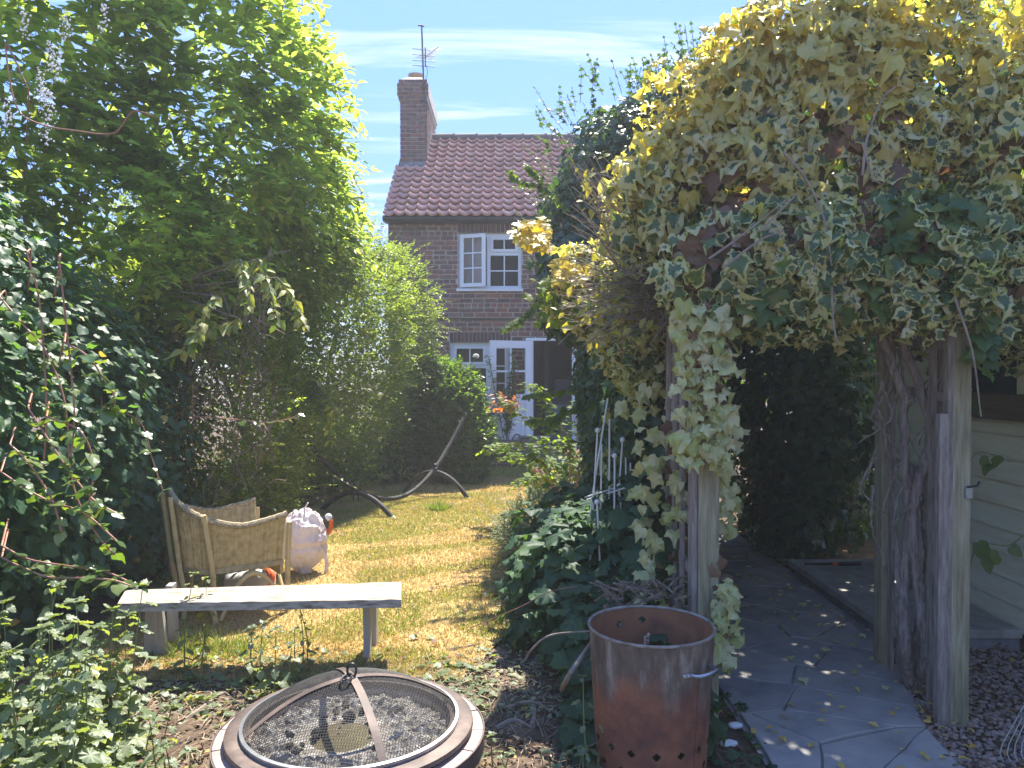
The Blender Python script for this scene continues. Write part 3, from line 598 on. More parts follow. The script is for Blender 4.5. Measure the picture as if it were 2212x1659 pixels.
while z + BH < EZ + .02:
    hdr = row % 5 == 3; step = BL / 2 if hdr else BL; x = XL + (0 if row % 2 else -step / 2) + R(-.01, .01)
    while x < XR:
        ln = step * R(.94, 1.06); a, b = max(x, XL) + JT / 2, min(x + ln, XR) - JT / 2; x += ln
        segs = [(a, b)]
        for o_ in ops2:
            if o_[2] < z + BH - .012 and o_[3] > z + .012:
                ns = []
                for s in segs:
                    if s[1] <= o_[0] - .005 or s[0] >= o_[1] + .005: ns.append(s)
                    else:
                        if s[0] < o_[0] - .03: ns.append((s[0], o_[0] - .008))
                        if s[1] > o_[1] + .03: ns.append((o_[1] + .008, s[1]))
                segs = ns
        for a, b in segs:
            if b - a < .03: continue
            c = ((a + b) / 2, HY + .012 - R(0, .006), z + BH / 2); L = round((b - a) / .02) * .02 - .002; L = max(L, .03)
            if -1.56 < c[0] < .36 and nb < 300 and z > .5:
                ob = bpy.data.objects.new('brick', brick_mesh(L, BH - JT, .05, random.randint(0, 2))); COL.objects.link(ob); ob.parent = wall
                ob.location = (c[0], c[1] - HY, c[2]); nb += 1
            else: rest.box(c, (L, .05, BH - JT))
    z += BH; row += 1
o = rest.build('brick_courses', M['brick'], wall); o['kind'] = 'stuff'
# soldier courses over the two windows
for x0, x1, z0, z1, nm in ((-1.11, -.02, 2.192, 2.374, 16), (-.97, .18, 4.132, EZ - .003, 15)):
    lt = MB().span(x0, x1, HY - .002, HY + .02, z0, z1).build('lintel', M['mortar'], house)
    st = (x1 - x0) / nm
    for i in range(nm): MB().span(x0 + i * st + .005, x0 + (i + 1) * st - .005, HY - .012 + R(-.002, .002), HY + .01, z0 + .004, z1 - .004).build('brick', M['lintel'], lt)
# floors, ceiling, dark rooms
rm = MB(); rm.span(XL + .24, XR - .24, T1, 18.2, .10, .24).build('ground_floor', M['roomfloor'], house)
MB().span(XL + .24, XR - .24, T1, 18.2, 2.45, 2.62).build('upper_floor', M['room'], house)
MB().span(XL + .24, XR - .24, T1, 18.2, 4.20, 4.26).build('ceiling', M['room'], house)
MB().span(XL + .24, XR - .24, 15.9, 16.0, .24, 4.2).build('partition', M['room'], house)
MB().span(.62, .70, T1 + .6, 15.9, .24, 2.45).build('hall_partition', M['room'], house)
# windows
def bars(mb, x0, x1, z0, z1, y, wd, dp):
    mb.span(x0, x1, y, y + dp, z0, z0 + wd); mb.span(x0, x1, y, y + dp, z1 - wd, z1)
    mb.span(x0, x0 + wd, y, y + dp, z0 + wd, z1 - wd); mb.span(x1 - wd, x1, y, y + dp, z0 + wd, z1 - wd)
def panes(par, x0, x1, z0, z1, y, nx, nz, b=.022, mat_=None):
    gb = MB()
    for i in range(1, nx): xc = x0 + (x1 - x0) * i / nx; gb.span(xc - b / 2, xc + b / 2, y - .012, y + .012, z0, z1)
    for j in range(1, nz):
        zc = z0 + (z1 - z0) * j / nz
        for i in range(nx): gb.span(x0 + (x1 - x0) * i / nx + (b / 2 if i else 0), x0 + (x1 - x0) * (i + 1) / nx - (b / 2 if i < nx - 1 else 0), y - .011, y + .011, zc - b / 2, zc + b / 2)
    if gb.v: gb.build('glazing_bar', M['upvc'], par)
    for i in range(nx):
        for j in range(nz): MB().span(x0 + (x1 - x0) * i / nx + .001, x0 + (x1 - x0) * (i + 1) / nx - .001, y - .003, y + .003, z0 + (z1 - z0) * j / nz + .001, z0 + (z1 - z0) * (j + 1) / nz - .001).build('pane', M['glass'], par)
# upper window: fixed frame, an open left casement, right light with a top vent
x0, x1, z0, z1 = -.957, .166, 3.14, 4.13; y = HY + .05
wu = MB(); bars(wu, x0 + .002, x1 - .002, z0 + .002, z1 - .002, y, .055, .07); xm = -.415
wu.span(xm - .03, xm + .03, y + .002, y + .068, z0 + .057, z1 - .057); zt = 3.77
wu.span(xm + .03, x1 - .057, y + .002, y + .068, zt - .03, zt + .03)
wup = wu.build('window', M['upvc'], house); ORG[wup] = ORG[house]
s = MB(); bars(s, xm + .032, x1 - .06, zt + .032, z1 - .06, y - .018, .05, .05); s.build('vent_sash', M['upvc'], wup)
panes(wup, xm + .08, x1 - .11, zt + .08, z1 - .108, y + .01, 2, 1); panes(wup, xm + .03, x1 - .057, z0 + .057, zt - .03, y + .03, 2, 2)
MB().span(x0 - .03, x1 + .03, HY - .06, HY + .048, z0 - .045, z0).build('window_sill', M['upvc'], wup)
hx = x0 + .05; sw = .475; ss = empty_part = bpy.data.objects.new('window_sash', None); COL.objects.link(ss); ss.parent = house
ss.location = (hx, y - .012 - HY, 0); ss.rotation_euler[2] = math.radians(-19); ORG[ss] = Vector((0, 0, 0))
f = MB(); bars(f, 0, sw, z0 + .03, z1 - .03, -.045, .065, .05); f.build('sash_frame', M['upvc'], ss)
panes(ss, .065, sw - .065, z0 + .095, z1 - .095, -.02, 2, 3)
MB().span(hx + .01, hx + sw - .06, y + .09, y + .12, z0 + .06, z1 - .06).build('sash_reflection_panel', M['bag'], house)  # pale panel added behind the sash, standing in for sky reflected in the glass
# lower window
x0, x1, z0, z1 = -1.10, -.02, 1.04, 2.19
wl = MB(); bars(wl, x0 + .002, x1 - .002, z0 + .002, z1 - .002, y, .055, .07); xm = -.43
wl.span(xm - .035, xm + .035, y + .002, y + .068, z0 + .057, z1 - .057); zt = 1.76
wl.span(x0 + .057, xm - .035, y + .002, y + .068, zt - .03, zt + .03)
wlp = wl.build('window', M['upvc'], house); ORG[wlp] = ORG[house]
s = MB(); bars(s, x0 + .06, xm - .037, zt + .032, z1 - .06, y - .018, .05, .05); s.build('vent_sash', M['upvc'], wlp)
s = MB(); bars(s, xm + .037, x1 - .06, z0 + .06, z1 - .06, y - .018, .05, .05); s.build('casement_sash', M['upvc'], wlp)
panes(wlp, x0 + .11, xm - .087, zt + .082, z1 - .11, y + .01, 2, 1); panes(wlp, x0 + .057, xm - .035, z0 + .057, zt - .03, y + .03, 2, 2)
panes(wlp, xm + .087, x1 - .11, z0 + .11, z1 - .11, y + .01, 1, 3)
MB().span(x0 - .03, x1 + .03, HY - .07, HY + .048, z0 - .05, z0).build('window_sill', M['upvc'], wlp)
# door frame and the door standing open to the left
x0, x1, z0, z1 = .34, 1.12, .24, 2.22
df = MB(); df.span(x0 - .02, x0 + .04, HY - .02, HY + .07, z0, z1); df.span(x1 - .05, x1 + .03, HY - .02, HY + .07, z0, z1); df.span(x0 - .10, x1 + .05, HY - .025, HY + .07, z1, z1 + .05)
df.build('door_frame', M['upvc'], house); MB().span(x0 - .05, x1 + .05, HY - .12, HY + .1, z0 - .06, z0).build('threshold', M['stone'], house)
dr = bpy.data.objects.new('door', None); COL.objects.link(dr); dr.parent = house; dr.location = (x0 - .01, -.05, 0); dr.rotation_euler[2] = math.radians(27); ORG[dr] = Vector((0, 0, 0))
dw = .80; d = MB(); zb, zt, zp = z0 + .03, z1 - .01, 1.27
for a, b in ((-dw, -dw + .115), (-.115, 0)): d.span(a, b, -.022, .022, zb, zt)
for a, b in ((zb, zb + .2), (zp - .16, zp), (zt - .13, zt)): d.span(-dw + .115, -.115, -.022, .022, a, b)
d.build('door_frame_leaf', M['upvc'], dr); MB().span(-dw + .118, -.118, -.012, .012, zb + .2, zp - .16).build('lower_panel', M['upvc'], dr)
pn = MB(); bars(pn, -dw + .16, -.16, zb + .25, zp - .21, -.019, .03, .006); pn.build('panel_moulding', M['upvc'], dr)
panes(dr, -dw + .115, -.115, zp, zt - .13, 0, 2, 2, .034)
MB().tube([(-dw + .05, .022, 1.22), (-dw + .05, .06, 1.22), (-dw + .16, .062, 1.22)], .009).build('handle', M['galv'], dr, smooth=True)
# gutter, cable, roof
gt = MB(); gt.tube([(XL - .06, HY - .20, EZ + .03), (XR, HY - .20, EZ + .03)], .055, 10); gt.span(XL - .04, XR, HY - .15, HY - .012, EZ - .03, EZ + .05); gt.build('gutter', M['gutter'], house, smooth=True)
MB().tube(spline([(XL + .05, HY - .02, 2.62), (-.8, HY - .02, 2.61), (0, HY - .02, 2.60), (1.5, HY - .02, 2.61)], 6), .011, 6).build('cable', M['gutter'], house)
E0 = Vector((0, HY - .27, EZ + .04)); E1 = Vector((0, RY, RZ)); sd = (E1 - E0); SL = sd.length; sd.normalize(); sn = Vector((0, -sd.z, sd.y))
rf = MB(); a, b = E0 - sn * .03, E1 - sn * .03; rf.add([(XL - .03, a.y, a.z), (XR + .03, a.y, a.z), (XR + .03, b.y, b.z), (XL - .03, b.y, b.z)], [(0, 1, 2, 3)])
rf.add([(XL - .03, RY, b.z), (XR + .03, RY, b.z), (XR + .03, 18.7, EZ), (XL - .03, 18.7, EZ)], [(0, 1, 2, 3)])
roof = rf.build('roof', M['felt'], house)
TW, RW = .190, SL / 15.0
def tile_verts(var):
    r = random.Random(var); n = 11; top = []; V = []
    def prof(t): return .052 * abs(2 * t - 1) ** 2.2
    for L, lift in ((0, .046), (RW * 1.12, -.006)):
        for i in range(n): t = i / (n - 1); V.append(Vector((t * TW, 0, 0)) + sd * L + sn * (prof(t if t <= 1 else t - 1) + lift))
    for i in range(n): V.append(V[i] - sn * .028 + sd * .004)
    F = [(i, i + 1, n + i + 1, n + i) for i in range(n - 1)] + [(i, 2 * n + i, 2 * n + i + 1, i + 1) for i in range(n - 1)]
    return V, F
tmeshes = []
for k in range(4):
    V, F = tile_verts(k); me = bpy.data.meshes.new('pantile'); q = Matrix.Rotation(R(-.02, .02), 3, sn); me.from_pydata([tuple(q @ v) for v in V], [], F); me.materials.append(M['tile'])
    me.polygons.foreach_set('use_smooth', [i < 10 for i in range(len(F))]); tmeshes.append(me)
rest = MB(); nt_ = 0; NC = int((XR - XL) / TW)
CH = (XL, XL + .52, 15.15, 16.95)
for r_ in range(15):
    for c_ in range(NC):
        p = E0 + sd * (r_ * RW) + Vector((XL - .04 + c_ * TW, 0, 0)); 
        if p.y + .2 > CH[2] and p.x < CH[1] - .08: continue
        p = p + sn * R(-.004, .006)
        if c_ < 20 and nt_ < 300:
            ob = bpy.data.objects.new('pantile', tmeshes[random.randint(0, 3)]); COL.objects.link(ob); ob.parent = roof; ob.location = p - ORG[house]; nt_ += 1
        else: V, F = tile_verts(0); rest.add([v + p for v in V], F)
o = rest.build('pantile_rows', M['tile'], roof, smooth=True); o['kind'] = 'stuff'
xr = XL + .55
while xr < XR:
    MB().tube([(xr, RY, RZ + .015), (xr + .44, RY, RZ + .022)], .095, 10).build('ridge_tile', M['ridge'], roof, smooth=True); MB().tube([(xr + .44, RY, RZ + .02), (xr + .475, RY, RZ + .025)], .115, 10).build('ridge_joint', M['ridge'], roof, smooth=True); xr += .476
# chimney
x0, x1, y0, y1 = CH; ct = 7.22
ch = MB().span(x0 + .008, x1 - .008, y0 + .008, y1 - .008, 4.4, ct).build('chimney', M['mortar'], house); ORG[ch] = ORG[house]
z = 5.55; row = 0; nb = 0
def cb(cx, cy, cz, L, rot):
    ob = bpy.data.objects.new('brick', brick_mesh(round(L / .02) * .02, .078 - JT, .05, random.randint(0, 2))); COL.objects.link(ob); ob.parent = ch; ob.location = (cx, cy - HY, cz); ob.rotation_euler[2] = rot
while z < ct + .10:
    ex = 0 if z < ct - .26 else (.025 if z < ct - .17 or z > ct + .02 else .05)
    for face in range(2):
        lo, hi = (x0 - ex, x1 + ex) if face == 0 else (y0 - ex, y1 + ex); p = lo - (BL / 2 if row % 2 == face else 0)
        while p < hi - .02:
            a, b = max(p, lo) + JT / 2, min(p + BL, hi) - JT / 2; p += BL
            if b - a < .03: continue
            if face == 0: cb((a + b) / 2, y0 - ex + .012, z + .039, b - a, 0)
            elif nb < 200: cb(x1 + ex - .012, (a + b) / 2, z + .039, b - a, math.pi / 2)
            nb += 1
    if ex: MB().span(x0 - ex + .005, x1 + ex - .005, y0 - ex + .005, y1 + ex - .005, z + .001, z + .079).build('corbel_course', M['mortar'], ch)
    z += .08; row += 1
fl = MB(); fl.add([(x0, y0, z), (x1, y0, z), (x1, y1, z), (x0, y1, z), (x0 + .12, y0 + .15, z + .10), (x1 - .12, y0 + .15, z + .10), (x1 - .12, y1 - .15, z + .10), (x0 + .12, y1 - .15, z + .10)], [(0, 1, 5, 4), (1, 2, 6, 5), (2, 3, 7, 6), (3, 0, 4, 7), (4, 5, 6, 7)]); fl.build('flaunching', M['mortar'], ch)
for py, s in ((y0 + .45, 1.0),): MB().lathe([(.10 * s, z - .02), (.10 * s, z + .14), (.105 * s, z + .16), (.15 * s, z + .23), (.155 * s, z + .26), (.13 * s, z + .265), (.10 * s, z + .20), (.09 * s, z)], 20, (x0 + .26, py, 0)).build('chimney_pot', M['pot'], ch, smooth=True)
fsh = MB()
for q in range(5): yy = y0 + .02 + q * .18; zz = E0.z + (yy - E0.y) * sd.z / sd.y; fsh.span(x1 - .004, x1 + .014, yy, yy + .182, zz + .02, zz + .30)
fsh.span(x0 + .01, x1 + .02, y0 - .035, y0 - .012, 5.50, 5.78); fsh.build('flashing', M['lead'], ch)
# television aerial strapped to the chimney corner
ax, ay = x1 - .03, y0 - .07; ae = empty('television_aerial', (ax, ay, 6.9), 'dark television aerial with short crossbars on a mast beside the chimney', 'aerial')
MB().tube([(ax, ay, 6.85), (ax - .05, ay, 8.42)], .016, 8).build('mast', M['gutter'], ae, smooth=True)
MB().span(ax - .05, ax + .05, ay - .02, ay + .10, 6.95, 6.98).build('bracket', M['gutter'], ae)
MB().span(ax - .05, ax + .05, ay - .02, ay + .10, 7.20, 7.23).build('bracket', M['gutter'], ae)
b0, b1 = Vector((ax - .02, ay - .1, 7.72)), Vector((ax + .22, ay + .55, 8.22)); MB().tube([b0, b1], .012, 6).build('boom', M['gutter'], ae)
for i in range(10): p = b0.lerp(b1, .05 + .095 * i); h = .16 - .009 * i; MB().tube([p + Vector((-h, 0, .02)), p + Vector((h, 0, -.02))], .006, 5).build('element', M['gutter'], ae)
for dz in (-.05, .05, .16, .27): MB().tube([(ax - .22, ay - .08, 7.66 + dz), (ax + .22, ay - .08, 7.62 + dz)], .007, 5).build('reflector', M['gutter'], ae)
MB().tube([(ax + .03, ay - .08, 7.58), (ax + .03, ay - .08, 7.95)], .012, 6).build('reflector_post', M['gutter'], ae)
MB().tube(spline([(ax + .02, ay, 7.7), (ax + .06, ay + .02, 7.5), (ax + .01, ay - .02, 7.2), (ax + .03, ay - .02, 6.2)], 5), .006, 5).build('cable', M['gutter'], ae)
MB().tube([(ax - .12, ay, 8.42), (ax + .0, ay, 8.40)], .018, 6).build('mast_cap', M['gutter'], ae)
# inside the open door: a painted chest of drawers
cd = empty('chest_of_drawers', (.86, 14.6, .24), 'blue grey painted chest of drawers just inside the open cottage door', 'drawers')
MB().span(.72, 1.18, 14.4, 14.85, .24, 1.08).build('carcass', M['bluegrey'], cd)
for i in range(3):
    dd = MB().span(.75, 1.15, 14.375, 14.398, .30 + i * .26, .52 + i * .26).build('drawer', M['bluegrey'], cd, bevel=.006); MB().ball((.95, 14.36, .41 + i * .26), .015).build('knob', M['bluegrey'], dd, smooth=True)
MB().span(.70, 1.20, 14.36, 14.87, 1.08, 1.12).build('top', M['blackplastic'], cd)
bx = empty('patterned_box', (.95, 14.55, 1.12), 'mauve patterned box standing on the blue grey drawers', 'box')
MB().span(.80, 1.14, 14.45, 14.75, 1.12, 1.52).build('box_body', mat('mauve_fabric', [(.10, .08, .11), (.17, .14, .17)], .9, scale=60, bmp=0), bx, bevel=.01); MB().span(.79, 1.15, 14.44, 14.76, 1.52, 1.56).build('box_lid', M['blackplastic'], bx)
# ------------------------------------------------------------------ by the cottage door
st = empty('stone_steps', (.75, 13.4, 0), 'two dark stone steps below the open cottage door', 'steps')
MB().span(.30, 1.30, 13.30, 13.575, 0, .18).build('upper_step', M['stone'], st, bevel=.01); MB().span(.22, 1.38, 13.05, 13.295, 0, .09).build('lower_step', M['stone'], st, bevel=.01)
lw_ = empty('low_brick_wall', (-.15, 13.25, 0), 'low crumbling brick wall left of the cottage steps', 'low wall')
core = MB().span(-.62, .19, 13.16, 13.34, 0, .28).build('wall_core', M['mortar'], lw_)
for r_ in range(3):
    x = -.64 - (.1 if r_ % 2 else 0)
    while x < .20:
        L = R(.18, .26); a, b = max(x, -.64), min(x + L - .014, .205); x += L
        if b - a > .05: MB().span(a, b, 13.13 + R(-.015, .012), 13.36, .012 + r_ * .095, .012 + r_ * .095 + .082 + R(-.004, .004)).build('brick', M['brick'], lw_, bevel=.008)
bl = empty('patched_ball', (-.36, 13.22, .285), 'small white ball with black patches on the low brick wall', 'ball')
pb = MB().lathe([(.03, 0), (.075, .01), (.115, .05), (.13, .10), (.12, .145), (.085, .17), (.001, .175)], 14, (-.34, 13.24, .285)).build('shell', M['whitewire'], bl, smooth=True)
for a in (-2.3, -1.75, -1.1, -.5): MB().ball((-.34 + .118 * math.cos(a), 13.24 + .118 * math.sin(a), .40), .030, 6, 5, (1, .6, .8)).build('patch', M['blackplastic'], bl)
def basket(name, c, w, d, h, label, handles=True):
    r = empty(name, c, label, 'basket'); n = 22; pr_ = []
    m = MB().lathe([(.82, 0), (.88, .3), (.95, .7), (1.0, 1.0), (.93, 1.0), (.88, .7), (.80, .08), (.001, .08)], 26, (0, 0, 0)); m.v = [(c[0] + v[0] * w / 2 * (1 + .02 * math.sin(v[2] * 60)), c[1] + v[1] * d / 2, c[2] + v[2] * h) for v in m.v]; m.build('basket_body', M['oldwicker'], r, smooth=True)
    if handles:
        for s in (-1, 1): MB().tube(spline([(c[0] + s * w * .42, c[1], c[2] + h * .95), (c[0] + s * w * .56, c[1], c[2] + h * 1.3), (c[0] + s * w * .36, c[1], c[2] + h * 1.5), (c[0] + s * w * .22, c[1], c[2] + h * 1.05)], 5), .014, 6).build('handle', M['oldwicker'], r, smooth=True)
    return r
basket('wicker_planter', (-.10, 13.24, .285), .46, .24, .20, 'round wicker basket planter with loop handles on the low brick wall')
wt = empty('wicker_hamper', (.43, 13.47, .185), 'grey wicker hamper standing on the step before the open door', 'hamper')
MB().span(.14, .66, 13.36, 13.58, .185, .50).build('hamper_body', M['oldwicker'], wt, bevel=.02); MB().span(.12, .68, 13.345, 13.59, .502, .54).build('hamper_lid', M['oldwicker'], wt, bevel=.012)
MB().span(.30, .50, 13.34, 13.352, .38, .43).build('clasp', M['cane'], wt)

# ------------------------------------------------------------------ hammock stand
hs = empty('hammock_stand', (-1.35, 9.6, 0), 'curved black steel hammock stand without its hammock on the lawn', 'hammock stand')
F1a, F1b = gr(694, 1103, .02), gr(846, 1119, .02); F2a, F2b = gr(870, 1065, .02), gr(1011, 1078, .02)
J1 = (F1a + F1b) / 2; J2 = (F2a + F2b) / 2; ax_ = Vector((J2.x - J1.x, J2.y - J1.y, 0)).normalized()
half = 1.42; mid = (J1 + J2) / 2
def arcpt(s): a = s / 1.0; return Vector((mid.x, mid.y, 0)) + ax_ * s + Vector((0, 0, .10 + (.50 * s * s * (1 - .06 * s * s) if s > 0 else .36 * s * s)))
pts = [arcpt(-1.72 + 3.18 * i / 40) for i in range(41)]
MB().tube(pts[:15], .030, 10).build('tube_end', M['blacksteel'], hs, smooth=True); MB().tube(pts[14:27], .027, 10).build('tube_middle', M['blacksteel'], hs, smooth=True); MB().tube(pts[26:], .030, 10).build('tube_end', M['blacksteel'], hs, smooth=True)
for A, B in ((F1a, F1b), (F2a, F2b)):
    m_ = (A + B) / 2; sj = (Vector((m_.x, m_.y, 0)) - Vector((mid.x, mid.y, 0))).dot(ax_); top = arcpt(sj); ln = (B - A)
    fp = [A + ln * (i / 20) + Vector((0, 0, (top.z - .065) * (1 - (2 * i / 20 - 1) ** 2))) for i in range(21)]
    ft = MB().tube(fp, .030, 10).build('foot', M['blacksteel'], hs, smooth=True); ORG[ft] = ORG[hs]
    for e in (fp[0], fp[-1]): MB().tube([e, e + (e - fp[10]).normalized() * .035 + Vector((0, 0, -.01))], .032, 10).build('end_cap', M['greyplastic'], ft, smooth=True)
    MB().tube([top + Vector((0, 0, .045)) - ax_ * .02, top + Vector((0, 0, .045)) + ax_ * .02], .02, 8).build('clamp', M['blackplastic'], hs)
    MB().box(top + Vector((0, 0, -.03)), (.075, .075, .09)).build('clamp_plate', M['blackplastic'], hs, bevel=.008)
    for dx_ in (-.028, .028): MB().tube([top + Vector((dx_, 0, -.03)), top + Vector((dx_, 0, -.14))], [.010, .006], 6).build('bolt', M['rubber'], hs)
MB().tube(spline([pts[-1] + Vector((0, 0, .01)), pts[-1] + Vector((.03, 0, .05)), pts[-1] + Vector((-.01, 0, .06))], 4), .006, 5).build('hook', M['galv'], hs)
MB().tube(spline([pts[0] + Vector((0, 0, .01)), pts[0] + Vector((-.03, 0, .05)), pts[0] + Vector((.01, 0, .06))], 4), .006, 5).build('hook', M['galv'], hs)

# ------------------------------------------------------------------ wicker armchair (local: faces +x, near side -y)
pf = Vector((-1.55, 5.23, 0)); fd = Vector((.81, .586, 0)); sv = Vector((-.586, .81, 0)); cc = pf - fd * .33 * .86 + sv * .35 * .86
chair = empty('wicker_armchair', cc, 'worn yellow wicker armchair with braided rim, its side to the bench', 'chair', rz=math.atan2(fd.y, fd.x)); chair.scale = (.86, .86, 1); ORG[chair] = Vector((0, 0, 0))
def plan(t):                      # 0 near front .. 1 far front, round the back
    k = [(.33, -.35), (.05, -.355), (-.22, -.335), (-.36, -.22), (-.40, 0), (-.36, .22), (-.22, .335), (.05, .355), (.33, .35)]
    x = t * 8; i = min(int(x), 7); f_ = x - i; q = spline([Vector((a, b, 0)) for a, b in k], 20); return q[min(int(t * 160), 160)]
def topz(t): a = abs(t - .5) * 2; return .64 + .23 * max(0, 1 - a / .70) ** 1.15 * (1 if a < .7 else 0) + .055 * max(0, (a - .6) / .4) ** 1.6
def shell(name, off, z0f, ribs):
    n = 200; m = 14; V = []; F = []
    for i in range(n + 1):
        t = i / n; p = plan(t); c2 = plan(min(1, t + .01)) - plan(max(0, t - .01)); nv = Vector((-c2.y, c2.x, 0)).normalized()
        for j in range(m + 1):
            h = j / m; zz = z0f + (topz(t) - z0f) * h; flare = .045 * h ** 1.5 - .025 * (1 - h)
            V.append(p + nv * (flare + off + (ribs if i % 2 else -ribs)) + Vector((0, 0, zz)))
    for i in range(n):
        for j in range(m): a = i * (m + 1) + j; F.append((a, a + m + 1, a + m + 2, a + 1))
    return MB().add(V, F)
sh_ = shell('s', 0, .34, .0028); s2 = shell('s', -.012, .34, .0028); sh_.add(s2.v, [tuple(reversed(f)) for f in s2.f]); sh_.build('woven_back', M['wicker'], chair, local=True)
n = 120; rim = []
for i in range(n + 1):
    t = i / n; p = plan(t); c2 = plan(min(1, t + .01)) - plan(max(0, t - .01)); nv = Vector((-c2.y, c2.x, 0)).normalized(); rim.append(p + nv * .045 + Vector((0, 0, topz(t))))
MB().tube(rim, [.021 + .0015 * math.sin(i * 1.9) for i in range(n + 1)], 8).build('braided_rim', M['braid'], chair, smooth=True, local=True)
seat = MB(); seat.prism([(plan(i / 40).x * .97, plan(i / 40).y * .97) for i in range(41)], .34, .375); seat.build('seat', M['wicker'], chair, local=True)
MB().span(.30, .325, -.32, .32, .27, .375).build('seat_apron', M['wicker'], chair, local=True)
for sy in (-1, 1):
    MB().tube(spline([(.345, sy * .375, 0), (.345, sy * .372, .35), (.35, sy * .40, .64)], 6), .021, 8).build('leg', M['cane'], chair, smooth=True, local=True)
    MB().tube(spline([(-.20, sy * .36, 0), (-.22, sy * .33, .16), (-.22, sy * .345, .34), (-.30, sy * .40, .74)], 6), .022, 8).build('leg', M['cane'], chair, smooth=True, local=True)
    MB().tube(spline([(-.38, sy * .12, 0), (-.37, sy * .14, .18), (-.40, sy * .13, .34), (-.47, sy * .13, .84)], 6), .020, 8).build('back_support', M['cane'], chair, smooth=True, local=True)
    MB().tube(spline([(-.17, sy * .365, .04), (-.06, sy * .372, .24), (.07, sy * .375, .32), (.20, sy * .375, .25), (.32, sy * .375, .05)], 6), .015, 7).build('arched_stretcher', M['cane'], chair, smooth=True, local=True)
MB().tube(spline([(.34, -.34, .05), (.345, -.12, .27), (.345, .12, .27), (.34, .34, .05)], 6), .015, 7).build('arched_stretcher', M['cane'], chair, smooth=True, local=True)
for o_ in list(chair.children):
    for v in ():
        pass

# ------------------------------------------------------------------ leaf blower with its cloth bag, behind the chair
B0 = gr(652, 1262); by = B0.y + .25
vac = empty('leaf_blower', (B0.x, by, 0), 'orange and grey leaf blower with a full white cloth bag behind the chair', 'leaf blower')
cb_ = at(655, 1168, by); bag = MB(); n, m = 110, 80; V = []; F = []
for j in range(m + 1):
    ph = math.pi * j / m
    for i in range(n):
        th = 2 * math.pi * i / n; u_ = Vector((math.cos(th) * math.sin(ph), math.sin(th) * math.sin(ph), math.cos(ph)))
        fold = .15 * (mn.ridged_multi_fractal(u_ * 2.0 + Vector((3, 1, 7)), 1.0, 2.1, 4, 1.0, 2.0) - 1.1) + .03 * math.sin(5 * u_.z + 3 * u_.x)
        pinch = 1 - .45 * max(0, -u_.z - .45); waist = 1 - .10 * math.exp(-((u_.z + .12) / .10) ** 2)
        V.append(cb_ + Vector((u_.x * .185 * pinch * waist, u_.y * .17 * pinch * waist, u_.z * .255)) * (1 + fold))
for j in range(m):
    for i in range(n): a, b = j * n + i, j * n + (i + 1) % n; F.append((a, a + n, b + n, b))
bo = bag.add(V, F).build('cloth_bag', M['bag'], vac, smooth=True); ORG[bo] = ORG[vac]
MB().tube(spline([cb_ + Vector((.0, -.02, -.20)), cb_ + Vector((.01, -.03, -.28)), (cb_.x + .02, cb_.y - .04, .10), (cb_.x + .03, cb_.y - .05, .03)], 5), [.05, .03, .03, .028, .03, .03, .03, .03, .035, .035, .035, .035, .04, .045, .05, .05][:16], 8).build('bag_neck', M['bag'], bo, smooth=True)
MB().tube(spline([cb_ + Vector((.17, -.02, -.08)), cb_ + Vector((.19, -.02, -.18)), cb_ + Vector((.185, -.03, -.26)), cb_ + Vector((.15, -.04, -.32))], 5), .016, 6).build('strap', M['bag'], bo, smooth=True)
MB().tube([cb_ + Vector((.0, 0, .25)), cb_ + Vector((.04, -.02, .31))], .006, 5).build('drawstring', M['bag'], bo)
hp = at(703, 1138, by + .1); MB().tube(spline([hp + Vector((-.05, 0, -.06)), hp + Vector((.02, 0, -.05)), hp + Vector((.045, 0, .03)), hp + Vector((.02, 0, .07))], 5), .020, 8).build('handle', M['orange'], vac, smooth=True)
MB().tube([hp + Vector((-.10, 0, .0)), hp + Vector((.01, 0, .06))], [.03, .034], 9).build('grip', M['blackplastic'], vac, smooth=True); MB().ball(hp + Vector((.02, 0, .075)), .033, 9, 7).build('bag_connector', M['greyplastic'], vac, smooth=True)
q = at(552, 1252, 5.62); q.z = .12
MB().tube([(q.x - .22, q.y + .02, .11), (q.x + .02, q.y, .12), (q.x + .12, q.y, .12)], [.06, .085, .075], 12).build('motor_housing', M['greyplastic'], vac, smooth=True)
MB().tube(spline([(q.x + .05, q.y - .05, .05), (q.x + .11, q.y - .05, .10), (q.x + .12, q.y - .04, .17), (q.x + .09, q.y, .20)], 5), .028, 8).build('orange_trim', M['orange'], vac, smooth=True)

# ------------------------------------------------------------------ bench
bn = empty('plank_bench', (-1.5, 4.35, 0), 'narrow garden bench with a flaking white plank seat', 'bench')
zt = .42
A = gr(268, 1276, zt); B = gr(866, 1258, zt); C = gr(866, 1297, zt); D_ = gr(250, 1306, zt)
n = 26; V = []; rr = random.Random(4)
for i in range(n + 1):
    t = i / n; a = A.lerp(B, t); d = D_.lerp(C, t); nb_ = (d - a)
    chip = .012 * rr.random() + (.045 if .60 < t < .72 or .80 < t < .86 else 0) * rr.uniform(.3, 1)
    for k, (p, z_) in enumerate(((a + nb_ * chip, zt), (d, zt + rr.uniform(-.002, .002)), (d, zt - .045), (a, zt - .045))): V.append(Vector((p.x, p.y, z_)))
F = [(i * 4 + k, i * 4 + (k + 1) % 4, i * 4 + 4 + (k + 1) % 4, i * 4 + 4 + k) for i in range(n) for k in range(4)] + [(3, 2, 1, 0), (n * 4, n * 4 + 1, n * 4 + 2, n * 4 + 3)]
MB().add(V, F).build('plank', M['whitewood'], bn)
rl = gr(793, 1432); MB().bar((rl.x, rl.y, 0), (rl.x, rl.y - .03, zt - .046), .035, .06, (0, 1, 0)).build('leg', M['greywood'], bn)
